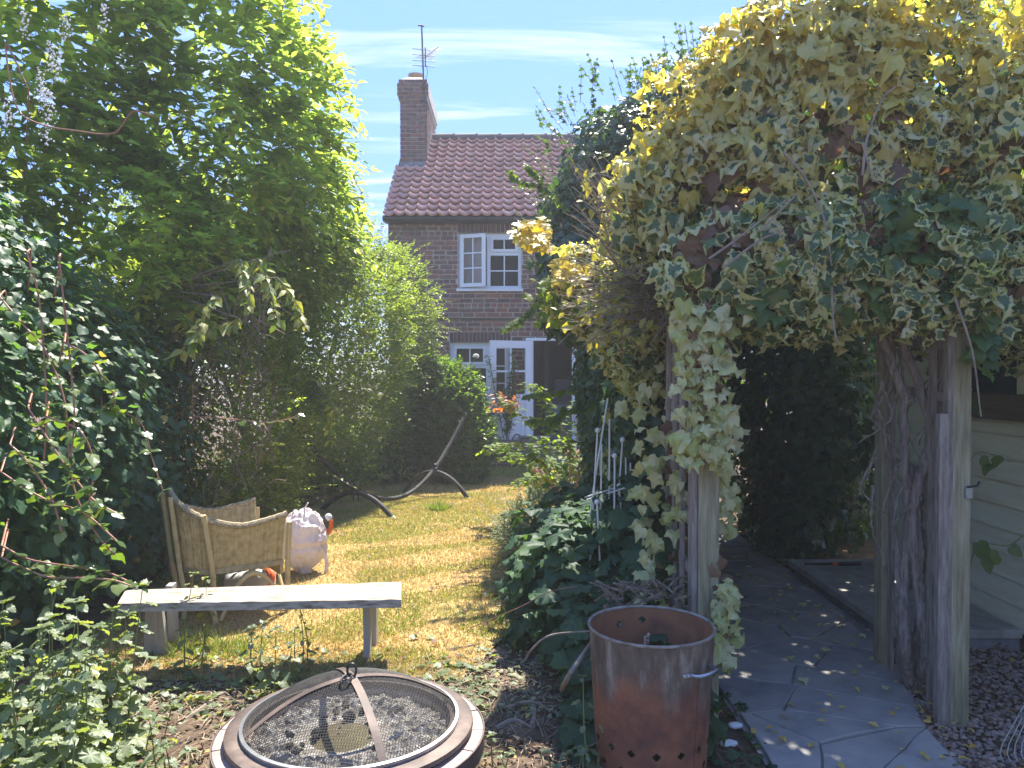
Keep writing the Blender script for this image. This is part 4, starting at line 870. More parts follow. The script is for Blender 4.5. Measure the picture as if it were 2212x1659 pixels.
MB().bar((rl.x, rl.y + .21, 0), (rl.x, rl.y + .2, zt - .046), .035, .06, (0, 1, 0)).build('leg', M['greywood'], bn); MB().bar((rl.x, rl.y - .01, zt - .075), (rl.x, rl.y + .22, zt - .075), .03, .05).build('crossbar', M['greywood'], bn)
ll = gr(333, 1425); MB().add([(ll.x - .075, ll.y, 0), (ll.x + .075, ll.y - .02, 0), (ll.x + .04, ll.y - .03, zt - .046), (ll.x - .05, ll.y - .01, zt - .046), (ll.x - .075, ll.y + .03, 0), (ll.x + .075, ll.y + .01, 0), (ll.x + .04, ll.y, zt - .046), (ll.x - .05, ll.y + .02, zt - .046)], [(0, 1, 2, 3), (7, 6, 5, 4), (0, 4, 5, 1), (1, 5, 6, 2), (2, 6, 7, 3), (3, 7, 4, 0)]).build('leg', M['greywood'], bn)
MB().bar((ll.x, ll.y + .24, 0), (ll.x, ll.y + .2, zt - .046), .04, .06, (0, 1, 0)).build('leg', M['greywood'], bn)

# ------------------------------------------------------------------ fire pit
FP = Vector((-.614, 2.93, 0)); fz = .27
pit = empty('fire_pit', FP, 'round steel fire pit with a tiled rim, full of wet ash', 'fire pit')
MB().lathe([(.40, .0), (.40, .02), (.435, .10), (.45, fz - .07), (.452, fz - .012), (.40, fz - .012)], 48, FP).build('base_drum', M['firemetal'], pit, smooth=True)
nt2 = 18
for i in range(nt2):
    a0, a1 = 2 * math.pi * i / nt2 + .006, 2 * math.pi * (i + 1) / nt2 - .006; r0_, r1_ = .345, .470; k = 5
    poly = [(FP.x + r1_ * math.cos(a0 + (a1 - a0) * j / k), FP.y + r1_ * math.sin(a0 + (a1 - a0) * j / k)) for j in range(k + 1)] + [(FP.x + r0_ * math.cos(a1 - (a1 - a0) * j / k), FP.y + r0_ * math.sin(a1 - (a1 - a0) * j / k)) for j in range(k + 1)]
    MB().prism(poly, fz - .010, fz + .012 + R(-.0015, .0015)).build('rim_tile', M['firetile'], pit, bevel=.003)
MB().lathe([(.471, fz - .05), (.476, fz - .05), (.476, fz + .013), (.471, fz + .013)], 56, FP).build('rim_band', M['firemetal'], pit, smooth=True)
bowl = MB().lathe([(.352, fz + .045), (.415, fz + .052), (.432, fz + .045), (.434, fz + .030), (.425, fz + .024), (.36, fz + .028)], 64, FP).build('bowl_flange', M['firemetal'], pit, smooth=True)
MB().lathe([(.372, fz + .043), (.368, fz - .02), (.33, fz - .09), (.22, fz - .14), (.001, fz - .15)], 48, FP).build('bowl', M['firemetal'], pit, smooth=True)
n = 70; V = []; F = []
ids = {}
for i in range(n + 1):
    for j in range(n + 1):
        x, y_ = (i / n * 2 - 1) * .35, (j / n * 2 - 1) * .35; r = math.hypot(x, y_)
        if r > .352: continue
        dip = math.hypot(x + .04, y_ - .03); h = fz - .038 + .030 * min(1, (dip / .24)) ** 2.2 + (R(-.006, .010) if dip > .17 else 0) + .010 * math.sin(x * 40 + 3 * math.sin(y_ * 31)) * (dip > .2)
        ids[(i, j)] = len(V); V.append((FP.x + x, FP.y + y_, h))
for i in range(n):
    for j in range(n):
        k = [(i, j), (i + 1, j), (i + 1, j + 1), (i, j + 1)]
        if all(q_ in ids for q_ in k): F.append(tuple(ids[q_] for q_ in k))
ao = MB().add(V, F).build('ash_bed', M['ash'], pit); ao['kind'] = 'stuff'
MB().lathe([(.001, fz - .032), (.19, fz - .032)], 40, FP + Vector((-.04, .03, 0))).build('puddle', M['water'], pit, smooth=True)
chs = MB()
for (x, y_) in [(R(-.27, .27), R(.10, .31)) for _ in range(22)] + [(R(-.3, .3), R(-.2, .3)) for _ in range(34)]:
    if math.hypot(x, y_) > .31: continue
    s = R(.006, .024); q_ = Matrix.Rotation(R(0, 3), 3, 'Z') @ Matrix.Rotation(R(-.5, .5), 3, 'X'); chs.add([FP + Vector((x, y_, fz - .012)) + q_ @ (v * s * R(.6, 1.2)) for v in ico], [tuple(f) for f in icf])
co = chs.build('charcoal_lumps', M['char'], pit); co['kind'] = 'stuff'
# domed spark screen
ssn = empty('spark_screen', (FP.x, FP.y, fz + .05), 'domed wire mesh spark screen with flat straps lying on the fire pit', 'fire pit screen')
dr_, dh = .375, .155; zb_ = fz + .055
def dome(x, y_): r = math.hypot(x, y_) / dr_; return Vector((FP.x + x, FP.y + y_, zb_ + dh * (1 - r ** 2.3) * (1 - .10 * r)))
mesh_w = MB(); k = 84
for ax2 in (0, 1):
    for i in range(1, k):
        c = (i / k * 2 - 1) * dr_; L = math.sqrt(dr_ ** 2 - c * c); ns = max(5, int(L / .022)); pts2 = []
        for j in range(ns + 1): t = (j / ns * 2 - 1) * L; pts2.append(dome(c, t) if ax2 == 0 else dome(t, c))
        mesh_w.tube(pts2, .0010, 3, False)
mw = mesh_w.build('wire_mesh', M['blacksteel'], ssn); mw['kind'] = 'stuff'
MB().lathe([(dr_ - .004, zb_ - .012), (dr_ + .006, zb_ - .012), (dr_ + .008, zb_ + .010), (dr_ - .004, zb_ + .012), (dr_ - .004, zb_ - .012)], 64, (FP.x, FP.y, 0)).build('rim_hoop', M['galv'], ssn, smooth=True)
for a in (math.radians(27), math.radians(117)):
    d = Vector((math.cos(a), math.sin(a), 0)); wv = Vector((-d.y, d.x, 0)) * .014; V = []; ns = 40
    for j in range(ns + 1): t = (j / ns * 2 - 1) * dr_; p = dome(d.x * t, d.y * t) + Vector((0, 0, .004)); V += [p - wv, p + wv, p + wv + Vector((0, 0, .003)), p - wv + Vector((0, 0, .003))]
    MB().add(V, [(j * 4 + q_, j * 4 + (q_ + 1) % 4, j * 4 + 4 + (q_ + 1) % 4, j * 4 + 4 + q_) for j in range(ns) for q_ in range(4)]).build('strap', M['firemetal'], ssn)
tp = dome(0, 0); MB().tube([tp + Vector((.0, 0, .008)) + Vector((.016 * math.cos(a), 0, .022 + .026 * math.sin(a))) for a in [2 * math.pi * i / 18 for i in range(19)]], .0045, 6).build('lifting_ring', M['rubber'], ssn, smooth=True)
MB().tube([tp + Vector((-.012, -.005, .014)) + Vector((.018 * math.cos(a), -.030 + .040 * math.sin(a), .004 * math.cos(a))) for a in [2 * math.pi * i / 18 for i in range(19)]], .004, 6).build('lifting_ring', M['rubber'], ssn, smooth=True)

pit.scale = (1.07, 1.07, 1); ssn.scale = (1.07, 1.07, 1)
# ------------------------------------------------------------------ rusty incinerator bin
def rustmat():
    m, t, b, o = base_mat('rusty_bin')
    n1 = noise(t, 4.2, 10, .72, 'Object'); n2 = noise(t, 7, 9, .68, 'Object', (1.6, 1.6, .45)); n3 = noise(t, 5, 5, .6, 'Object', (1.6, 1.6, .28), 1.0)
    rust = ramp(t, [(.085, .042, .030), (.18, .066, .036), (.29, .108, .05), (.21, .08, .04)], n1, pos=[.3, .45, .6, .75]).outputs[0]
    grey = ramp(t, [(.085, .058, .040), (.14, .10, .068), (.27, .225, .17)], n2, pos=[.40, .51, .62]).outputs[0]
    z = nd(t, 'ShaderNodeSeparateXYZ'); t.links.new(nd(t, 'ShaderNodeTexCoord').outputs['Object'], z.inputs[0])
    ad = nd(t, 'ShaderNodeMath', operation='MULTIPLY_ADD'); t.links.new(n3, ad.inputs[0]); ad.inputs[1].default_value = .42; t.links.new(z.outputs[2], ad.inputs[2])
    mr = nd(t, 'ShaderNodeMapRange'); t.links.new(ad.outputs[0], mr.inputs[0]); mr.inputs[1].default_value = .575; mr.inputs[2].default_value = .69
    c = mixc(t, mr.outputs[0], rust, grey); t.links.new(c, b.inputs['Base Color']); b.inputs['Roughness'].default_value = .8
    bump(t, b, n2, .25, .004); return m
M['rust'] = rustmat()
M['rustin'] = mat('rusty_inside', [(.10, .045, .028), (.28, .115, .05), (.18, .07, .036)], .9, scale=5, bmp=.3, coord='Object')
M['rimrust'] = mat('worn_rim', [(.10, .07, .05), (.22, .18, .14), (.34, .31, .28)], .7, scale=14, bmp=.2)
BP = Vector((.567, 3.12, 0)); rt, rb, bh = .252, .217, .62
bin_ = empty('incinerator_bin', BP, 'rusty round metal incinerator bin with no lid beside the arch post', 'bin')
nn, mm = 190, 88
holes = set()
for a_deg, zz in [(i * 24, .19) for i in range(15)] + [(i * 24 + 12, .11) for i in range(15)] + [(112, .545), (88, .56)]:
    i0 = int(a_deg / 360 * nn); j0 = int(zz / bh * mm)
    for di, dj in ((0, 0), (1, 0), (0, 1), (1, 1), (-1, 0), (-1, 1), (2, 0), (2, 1), (0, -1), (1, -1), (0, 2), (1, 2)): holes.add(((i0 + di) % nn, j0 + dj))
V = []; F = []
for j in range(mm + 1):
    r = rb + (rt - rb) * j / mm
    for i in range(nn): a = 2 * math.pi * i / nn; V.append((BP.x + r * math.cos(a), BP.y + r * math.sin(a), bh * j / mm))
for j in range(mm):
    for i in range(nn):
        if (i, j) in holes: continue
        F.append((j * nn + i, j * nn + (i + 1) % nn, (j + 1) * nn + (i + 1) % nn, (j + 1) * nn + i))
bw = MB().add(V, F).build('bin_wall', M['rust'], bin_, smooth=True)
V2 = [(BP.x + (v[0] - BP.x) * .99, BP.y + (v[1] - BP.y) * .99, v[2]) for v in V]; MB().add(V2, [tuple(reversed(f)) for f in F]).build('bin_lining', M['rustin'], bin_, smooth=True)
MB().lathe([(.001, .05), (rb, .05)], 40, BP).build('bin_floor', M['rustin'], bin_)
MB().tube([(BP.x + rt * math.cos(a), BP.y + rt * math.sin(a), bh) for a in [2 * math.pi * i / 72 for i in range(73)]], .0065, 8).build('rolled_rim', M['rimrust'], bin_, smooth=True)
sa = math.radians(-52); MB().bar((BP.x + (rb + .001) * math.cos(sa), BP.y + (rb + .001) * math.sin(sa), .01), (BP.x + (rt + .001) * math.cos(sa), BP.y + (rt + .001) * math.sin(sa), bh - .01), .014, .006, (math.cos(sa), math.sin(sa), 0)).build('seam', M['rust'], bin_)
ha, zh = math.radians(-64), .505
def onbin(a, z_, o_=0): r = rb + (rt - rb) * z_ / bh + o_; return Vector((BP.x + r * math.cos(a), BP.y + r * math.sin(a), z_))
MB().tube(spline([onbin(ha, zh, .004), onbin(ha + .06, zh, .03), onbin(ha + .22, zh + .004, .042), onbin(ha + .40, zh + .008, .04), onbin(ha + .47, zh + .01, .004)], 6), .0075, 8).build('handle', M['galv'], bin_, smooth=True)
MB().bar(onbin(ha - .14, zh, .005), onbin(ha + .01, zh, .005), .02, .008, (0, 0, 1)).build('handle_plate', M['galv'], bin_)
for da in (-.12, -.06): MB().ball(onbin(ha + da, zh, .009), .0065, 7, 5).build('rivet', M['whitewire'], bin_, smooth=True)
sp = empty('dried_seed_head', (BP.x - .03, BP.y - .05, .05), 'small dried brown seed head poking up inside the rusty bin', 'plant')
MB().tube(spline([(BP.x - .04, BP.y - .06, .05), (BP.x - .05, BP.y - .05, .34), (BP.x - .03, BP.y - .06, .54)], 5), .004, 5).build('stalk', M['deadtwig'], sp)
hd = MB()
for i in range(24): hd.ball((BP.x - .03 + R(-.012, .012), BP.y - .06 + R(-.01, .01), .51 + i * .004), .007, 5, 4)
hd.build('seed_head', M['litter'], sp)

# ------------------------------------------------------------------ arch: four posts, lattice sides, top rails
arch = empty('garden_arch', (1.5, 3.95, 0), 'weathered wooden garden arch over the path, smothered in ivy', 'arch')
PX0, PX1, PY0, PY1, PT = .915, 2.085, 3.60, 4.30, 2.12
for x, y_, w_ in ((PX0, PY0, .095), (PX1, PY0, .085), (PX0, PY1, .085), (PX1 + .0, PY1, .07)): MB().span(x - w_ / 2, x + w_ / 2, y_ - .045, y_ + .045, -.05, PT).build('post', M['post'], arch, bevel=.006)
MB().span(PX0 - .075, PX0 - .05, PY0 - .02, PY0 + .06, 0, 2.0).build('edge_batten', M['lath'], arch)
for x, w_ in ((2.035, .03), (2.000, .045)): MB().span(x - w_ / 2, x + w_ / 2, PY0 - .05 + R(0, .01), PY0 - .01, 0.0, 1.95 if w_ < .04 else 1.46).build('edge_batten', M['lath'], arch, bevel=.003)
for side, x in (('l', PX0 - .055), ('r', PX1 - .005)):
    for i, zz in enumerate([.22, .47, .72, .97, 1.22, 1.47, 1.72] if side == 'l' else [.55, 1.15, 1.55, 1.8]): MB().bar((x, PY0 + .04, zz - .02), (x, PY1 - .04, zz + .02), .022, .045).build('lattice_slat', M['lath'], arch)
    for yy in ((3.78, 3.95, 4.12) if side == 'l' else (3.76, 4.16)): MB().span(x - .032, x - .013, yy - .02, yy + .02, 0, 1.95).build('lattice_upright', M['lath'], arch)
for yy in (PY0, PY1):
    MB().span(PX0 - .15, PX1 + .15, yy - .04, yy + .04, PT + .001, PT + .09).build('top_beam', M['post'], arch)
for i in range(5): x = PX0 + .1 + i * (PX1 - PX0 - .2) / 4; MB().span(x - .03, x + .03, PY0 - .15, PY1 + .15, PT + .092, PT + .15).build('rafter', M['lath'], arch)
hb = empty('hook_bolt', (2.085, 3.55, 1.10), 'small metal hook fitting on the right arch post', 'hook')
MB().span(2.095, 2.125, 3.540, 3.554, 1.07, 1.12).build('hook_plate', M['galv'], hb); MB().tube([(2.10, 3.545, 1.12), (2.14, 3.53, 1.13), (2.15, 3.53, 1.15)], .006, 6).build('hook_arm', M['blackplastic'], hb)

# ------------------------------------------------------------------ shed and its plinth
shed = empty('garden_shed', (3.6, 4.0, 0), 'cream weatherboarded garden shed beside the path behind the arch', 'shed')
SX, SY1, SY0, STH = 3.05, 6.24, .9, 2.15
MB().span(SX + .03, SX + 1.9, SY0, SY1 - .03, .10, STH).build('shed_core', M['felt'], shed)
wz0, wz1, wy0, wy1 = 1.52, 2.02, 3.55, 5.35; nbd = 14; bhh = (STH - .10) / nbd
for i in range(nbd):
    z0_, z1_ = .10 + i * bhh, .10 + (i + 1) * bhh + .018
    spans = [(SY0, SY1)] if z1_ < wz0 or z0_ > wz1 else [(SY0, wy0), (wy1, SY1)]
    for a, b in spans: MB().add([(SX - .022, a, z0_), (SX + .0, a, z0_), (SX + .0, a, z1_), (SX - .006, a, z1_), (SX - .022, b, z0_), (SX + .0, b, z0_), (SX + .0, b, z1_), (SX - .006, b, z1_)], [(0, 1, 2, 3), (7, 6, 5, 4), (0, 4, 5, 1), (1, 5, 6, 2), (2, 6, 7, 3), (3, 7, 4, 0)]).build('weatherboard', M['cream'], shed)
    MB().span(SX, SX + 1.9, SY1 - .005, SY1 + .018 - .0, z0_, z1_ - .02).build('weatherboard', M['cream'], shed)
MB().span(SX - .045, SX + .06, SY1 + .02, SY1 + .05, .12, STH).build('corner_trim', M['cream'], shed); MB().span(SX - .05, SX - .024, SY1 - .11, SY1 + .02, .12, STH).build('corner_trim', M['cream'], shed)
MB().span(SX - .055, SX + .03, wy0 - .1, wy1 + .1, wz0 - .16, wz0 - .002).build('window_ledge', M['brownsill'], shed)
win = MB(); win.span(SX - .03, SX + .025, wy0, wy0 + .06, wz0, wz1); win.span(SX - .03, SX + .025, wy1 - .06, wy1, wz0, wz1); win.span(SX - .03, SX + .025, 4.50, 4.60, wz0, wz1); wn_ = win.build('window', M['cream'], shed); ORG[wn_] = ORG[shed]
for a, b in ((wy0 + .06, 4.50), (4.60, wy1 - .06)): MB().span(SX - .004, SX + .002, a, b, wz0, wz1).build('pane', M['shedglass'], wn_)
MB().add([(SX - .15, SY0 - .1, STH), (SX + 2.05, SY0 - .1, STH), (SX + 2.05, SY1 + .15, STH), (SX - .15, SY1 + .15, STH), (SX + .95, SY0 - .1, STH + .55), (SX + .95, SY1 + .15, STH + .55)], [(0, 3, 5, 4), (1, 4, 5, 2), (0, 4, 1), (3, 2, 5), (0, 1, 2, 3)]).build('shed_roof', M['felt'], shed)
pth = empty('concrete_plinth', (2.65, 5.4, 0), 'raised concrete slab along the path in front of the shed', 'plinth')
MB().span(2.28, 3.02, 4.55, 6.18, 0.0, .075).build('rubble_base', M['stone'], pth); MB().span(2.25, 3.02, 4.52, 6.25, .076, .13).build('slab', M['concrete'], pth, bevel=.008)
tl = empty('garden_shears', (2.62, 6.02, .13), 'black handled garden tool with an orange collar lying on the concrete slab', 'garden tool')
MB().tube([(2.30, 6.02, .147), (2.52, 6.03, .147)], [.008, .012], 7).build('blade', M['blackplastic'], tl); MB().tube([(2.52, 6.03, .147), (2.56, 6.03, .147)], .017, 9).build('collar', M['orange'], tl, smooth=True); MB().tube([(2.56, 6.03, .147), (2.75, 6.04, .147)], .016, 9).build('handle', M['blackplastic'], tl, smooth=True)

# ------------------------------------------------------------------ white wire plant support
ps = empty('plant_support', (.55, 4.5, 0), 'white wire plant support with ball tipped rods in the right border', 'plant support')
for (ut, vt, ub, vb, Y, ball) in ((1291, 930, 1268, 1380, 4.5, 1), (1313, 860, 1250, 1470, 4.6, 0), (1317, 905, 1300, 1330, 4.7, 0), (1328, 985, 1338, 1340, 4.4, 1), (1345, 950, 1340, 1400, 4.6, 1), (1352, 985, 1358, 1330, 4.7, 1), (1338, 1050, 1352, 1300, 4.5, 1), (1290, 1085, 1290, 1360, 4.35, 1), (1300, 960, 1312, 1310, 4.6, 0), (1362, 1000, 1375, 1300, 4.6, 0)):
    a = at(ut, vt, Y); b = at(ub, vb, Y); b.z = 0; mdl = (a + b) / 2 + Vector((R(-.03, .03), 0, 0)); rod = MB().tube(spline([b, mdl, a], 6), .0055, 6).build('rod', M['whitewire'], ps, smooth=True); ORG[rod] = ORG[ps]
    if ball: MB().ball(a, .016, 9, 7).build('ball_tip', M['whitewire'], rod, smooth=True)
for (p, q_) in (((1264, 1075, 4.45), (1375, 1040, 4.6)), ((1268, 1080, 4.6), (1372, 1048, 4.4))): MB().tube([at(*p), at(*q_)], .005, 6).build('cross_rod', M['whitewire'], ps)

# ------------------------------------------------------------------ wire rake head at the lower right, handle leaning out of view
rk = empty('lawn_rake', (2.22, 3.2, 0), 'springy wire lawn rake standing on the gravel at the right edge', 'rake')
hub = Vector((2.33, 3.28, .44)); 
for i in range(11):
    t = (i - 5) / 5; e = Vector((2.05 + .30 * (i / 10), 3.22, .055)); k_ = hub.lerp(e, .93)
    MB().tube([hub + Vector((.012 * t, 0, 0)), k_, e + Vector((0, -.012, -.005)), e + Vector((0, -.035, -.03))], .0028, 5).build('tine', M['galv'], rk)
MB().bar(Vector((2.15, 3.238, .20)), Vector((2.39, 3.245, .20)), .006, .02).build('spreader_bar', M['galv'], rk); MB().tube([hub + Vector((0, 0, -.03)), hub + Vector((.25, .25, .9))], .013, 8).build('handle', M['lath'], rk, smooth=True)

# ------------------------------------------------------------------ terracotta ornament in the border
tcp = gr(1178, 1066); tr_ = empty('terracotta_pot', tcp, 'terracotta pot lying on its side at the lawn edge under pink flowers', 'pot')
Mx = Matrix.Rotation(math.radians(78), 3, 'Y') @ Matrix.Rotation(.3, 3, 'X'); MB().lathe([(.001, -.16), (.09, -.16), (.14, .10), (.165, .10), (.165, .16), (.14, .16), (.12, .10), (.08, -.13), (.001, -.13)], 22, tcp + Vector((0, 0, .16)), None, Mx).build('pot_body', M['terracotta'], tr_, smooth=True)
# sticks, stones, dead wood
def stick(pts, r, label, cat='stick', name='stick', m=None):
    o = MB().tube(spline(pts, 6), [r * (1 - .5 * i / (6 * (len(pts) - 1))) for i in range(6 * (len(pts) - 1) + 1)], 7).build(name, m or M['deadtwig'], None, smooth=True); return tag(recenter(o), label, cat, 'sticks lying round the fire pit and bin')
def gp_(u, v, z=.02): q_ = gr(u, v, z); return q_
stick([gp_(1085, 1535), gp_(1150, 1520, .05), gp_(1200, 1545), gp_(1260, 1560)], .008, 'long thin curved stick on the soil between fire pit and bin')
stick([gp_(1070, 1580), gp_(1110, 1560, .03), gp_(1150, 1578)], .014, 'short thick stick on the soil right of the fire pit')
stick([gp_(1150, 1575), gp_(1157, 1530, .03)], .014, 'stub of wood standing out of the soil left of the bin')
stick([gp_(975, 1405), gp_(1010, 1398, .03), gp_(1050, 1390)], .008, 'pale straight stick at the shaded lawn edge')
stick([gp_(395, 1560), gp_(430, 1535, .03), gp_(470, 1505), gp_(520, 1490)], .012, 'pale forked stick on the soil left of the fire pit')
stick([gp_(400, 1545), gp_(440, 1538, .03), gp_(465, 1525)], .007, 'thin pale twig beside the forked stick left of the fire pit')
a_, b_ = at(1225, 1470, 3.0), at(1282, 1385, 3.3); stick([gp_(1215, 1500), a_, b_, at(1300, 1350, 3.5)], .012, 'bare branch leaning up against the left side of the bin', 'branch', 'branch')
stick([at(1015, 1359, 4.3), at(1120, 1315, 4.2), at(1206, 1275, 4.1), at(1342, 1264, 4.0)], .003, 'dark bramble cane arching over the shaded soil', 'cane', 'bramble_cane', M['redstem'])
stick([at(1135, 1428, 3.6), at(1150, 1405, 3.55), at(1190, 1375, 3.5), at(1276, 1366, 3.45)], .007, 'crooked bare branch low over the leaves left of the bin', 'branch', 'branch')
lg = MB(); 
for i in range(60):
    p = at(R(1310, 1470), R(1268, 1305), R(3.56, 3.8)); q_ = p + Vector((R(-.13, .10), R(-.03, .1), R(-.05, .05))); lg.tube(spline([p, (p + q_) / 2 + Vector((0, 0, R(-.03, .03))), q_], 3), R(.002, .008), 5)
for i in range(14): p = at(R(1310, 1470), 1300, 3.62); lg.tube([Vector((p.x, p.y + R(-.02, .1), 0)), Vector((p.x + R(-.08, .08), p.y, R(.42, .58)))], R(.006, .02), 6)
o = lg.build('brushwood_pile', M['bark'], None); tag(recenter(o), 'heap of dead stems and bark piled behind the rusty bin', 'brushwood')
for i, (u, v, s, lb) in enumerate(((1592, 1572, .035, 'white flat stone beside the path at the foot of the left arch post'), (1578, 1612, .04, 'pale grey stone between the rusty bin and the path'))):
    p = gr(u, v, .02); o = MB().add([p + Vector((v_.x * s * 1.2, v_.y * s * .8, v_.z * s * .5)) for v_ in ico], [tuple(f) for f in icf]).build('stone', M['whitewire'], None, smooth=False, bevel=.006); tag(recenter(o), lb, 'stone')
# ------------------------------------------------------------------ plants
A3 = np.array
def crown(name, root, m, blobs, n_sprig, L, k, leaf, kind, shell=(.80, 1.03), pick=0, twm='twig', tw=True, inner=0, inner_m=None, lumpy=.10, seed=1, fill=0, back=.35, **kw):
    P, N = blob_points(blobs, n_sprig, shell, lumpy, back, seed); a, d, nn, s, seg = sprigs(P, N, L, k, leaf=leaf, **kw)
    add_leaves(name, root, m, a, d, nn, s, kind, pick)
    if fill:
        P, N = blob_points(blobs, fill, (.45, .86), lumpy, .5, seed); D = RNG.normal(0, 1, P.shape); add_leaves('inner_foliage', root, m, P, D, RNG.normal(0, 1, P.shape) + A3([0, 0, .5]), leaf * 1.25 * RNG.uniform(.7, 1.2, len(P)), kind)
    if tw: twig_mesh('twigs', root, M[twm], seg, .003)
# --- tall elder-like shrub, left
e_bl = [(-3.35, 7.3, 4.2, 1.6, 1.4, 1.8), (-4.1, 6.0, 4.0, 1.35, 1.2, 1.9), (-2.85, 8.6, 3.35, 1.0, 1.0, 1.35), (-3.5, 6.6, 2.7, 1.0, 1.1, .9)]
el = empty('elder_shrub', (-3.5, 7.2, 0), 'tall leafy shrub with bright backlit leaves filling the upper left', 'shrub')
trunk(el, M['bark'], (-3.5, 7.2, 0), [[(-3.45, 7.1, 1.5), (-3.4, 7.2, 3.2), (-3.2, 7.3, 5.2)], [(-3.6, 7.0, 1.6), (-3.9, 6.5, 2.8), (-4.1, 6.0, 4.4)], [(-3.4, 7.5, 1.5), (-3.1, 8.2, 2.5), (-2.8, 8.6, 3.8)], [(-3.45, 7.1, 2.0), (-2.9, 7.1, 3.4), (-2.3, 7.2, 4.4)]], .075)
crown('crown', el, M['l_elder'], e_bl, 3300, .36, 9, .155, 'elder', pick=300, up=.30, spread=.55, droop=.35, ang=58, lup=1.1, shell=(.80, 1.08), lumpy=.15, fill=900, back=.05)
bl_ = empty('drooping_branch', (-2.6, 5.9, 2.0), 'yellowing branch of large leaves drooping before the dark hedge', 'branch')
bp = []; 
for (u0, v0, u1, v1, Y) in ((520, 690, 380, 770, 5.3), (470, 640, 420, 740, 5.2), (560, 560, 600, 690, 5.5), (520, 560, 540, 660, 5.4), (600, 600, 660, 700, 5.6)):
    a, b = at(u0, v0, Y + .3), at(u1, v1, Y); bp.append((a, (a + b) / 2 + Vector((0, 0, .05)), b))
tb = MB(); P, D, N, S = [], [], [], []
for s_ in bp:
    sp_ = spline(s_, 8); tb.tube(sp_, .004, 5); tb.tube([Vector((-2.75, 6.0, 2.3)), s_[0]], .006, 5)
    for i, p in enumerate(sp_):
        for sg in (-1, 1): P.append(p); dd_ = (s_[2] - s_[0]).normalized(); D.append((dd_.x * .5 + sg * R(.1, .9), dd_.y + R(-.5, .5), -.6 + R(-.5, .4))); N.append((R(-.7, .7), R(-1, .2), .8)); S.append(R(.05, .12))
tb.build('stem', M['twig'], bl_)
ml = leafmat('yellowing_leaf', [(.12, .20, .04), (.24, .28, .06), (.40, .38, .10)], .45, (1.6, 1.6, .5), .45); add_leaves('leaves', bl_, ml, P, D, N, S, 'elder', pick=80)
# --- privet hedge
pv = empty('privet_hedge', (-2.5, 10, 0), 'small leaved privet hedge between the tall shrub and the cottage', 'hedge')
p_bl = [(-2.65, 8.8, 2.25, 1.0, 1.2, 1.75), (-2.42, 10.2, 1.95, 1.05, 1.2, 1.7), (-2.38, 11.4, 1.8, 1.05, 1.1, 1.7), (-3.0, 7.4, 1.3, .9, 1.3, 1.5), (-1.75, 11.6, 2.4, .55, .7, 1.0), (-3.3, 9.4, .9, .85, 2.6, .95), (-3.6, 9.0, 1.8, .8, 2.6, 1.7)]
trunk(pv, M['bark'], (-2.6, 9.6, 0), [[(-2.6, 9.2, 1), (-2.6, 8.8, 2.8)], [(-2.5, 10.1, 1), (-2.3, 10.4, 2.6)], [(-2.4, 10.9, .8), (-2.1, 11.4, 2.2)], [(-2.8, 8.4, .8), (-3.0, 7.5, 2.0)]], .06)
crown('crown', pv, M['l_privet'], p_bl, 12500, .20, 12, .056, 'tiny', up=.45, spread=.6, droop=.1, ang=50, shell=(.82, 1.06), lumpy=.10, fill=22000, back=.15)
P, N = blob_points(p_bl, 420, (.95, 1.05), .1, .1, 1); a, d, nn, s, seg = sprigs(P, N, .48, 16, up=.5, spread=.7, leaf=.06, droop=.3, ang=48); add_leaves('long_shoots', pv, M['l_privet'], a, d, nn, s, 'oval'); twig_mesh('shoot_stems', pv, M['twig'], seg, .003)
lo = empty('backlit_shoots', (-2.2, 8.2, 1.2), 'bright green leaf spray hanging over the end of the hammock stand', 'branch')
P, D, N, S = [], [], [], []; tb = MB()
for i in range(16):
    a = at(R(640, 720), R(830, 880), 8.0); b = a + Vector((R(-.1, .18), R(-.2, .1), R(-.35, -.1))); s_ = spline([a + Vector((-.3, .4, .1)), a, b], 5); tb.tube(s_, .003, 4)
    for p in s_[3:]:
        for sg in (-1, 1): P.append(p); D.append((sg * .8 + R(-.3, .3), R(-.4, .4), -.6)); N.append((R(-.4, .4), -.6, .9)); S.append(R(.06, .12))
tb.build('stem', M['twig'], lo); add_leaves('leaves', lo, M['l_elder'], P, D, N, S, 'elder', pick=60)
# --- near climber (dark heart leaves, left edge)
vn = empty('climbing_vine', (-3.2, 4.4, 0), 'dark leaved climber covering the hedge at the left edge', 'climber')
v_bl = [(-3.35, 4.7, 1.15, .98, 1.3, 1.35), (-3.3, 3.7, 1.3, .85, .9, 1.35), (-3.4, 6.0, 1.0, .95, 1.2, 1.3), (-3.5, 4.2, 2.2, .9, 1.0, .8)]
trunk(vn, M['bark'], (-3.3, 4.5, 0), [[(-3.2, 4.4, 1), (-3.1, 4.6, 2)], [(-3.4, 4.0, 1), (-3.3, 3.6, 2.0)], [(-3.3, 5.2, .8), (-3.2, 5.9, 1.6)]], .04)
P, N = blob_points(v_bl, 10500, (.80, 1.05), .10, .3, 4); a = hang(P, N, .078, .9, .75); add_leaves('crown', vn, M['l_vine'], *a, 'heart', pick=220)
P, N = blob_points(v_bl, 8000, (.5, .82), .1, .4, 4); a = hang(P, N, .09, 1.0, .4); add_leaves('inner_foliage', vn, M['l_vine'], *a, 'heart')
P, N = blob_points(v_bl, 90, (.95, 1.06), .1, 0, 4); a = hang(P, N, .06, .6, .3); add_leaves('yellow_leaves', vn, M['l_yellow'], *a, 'heart')
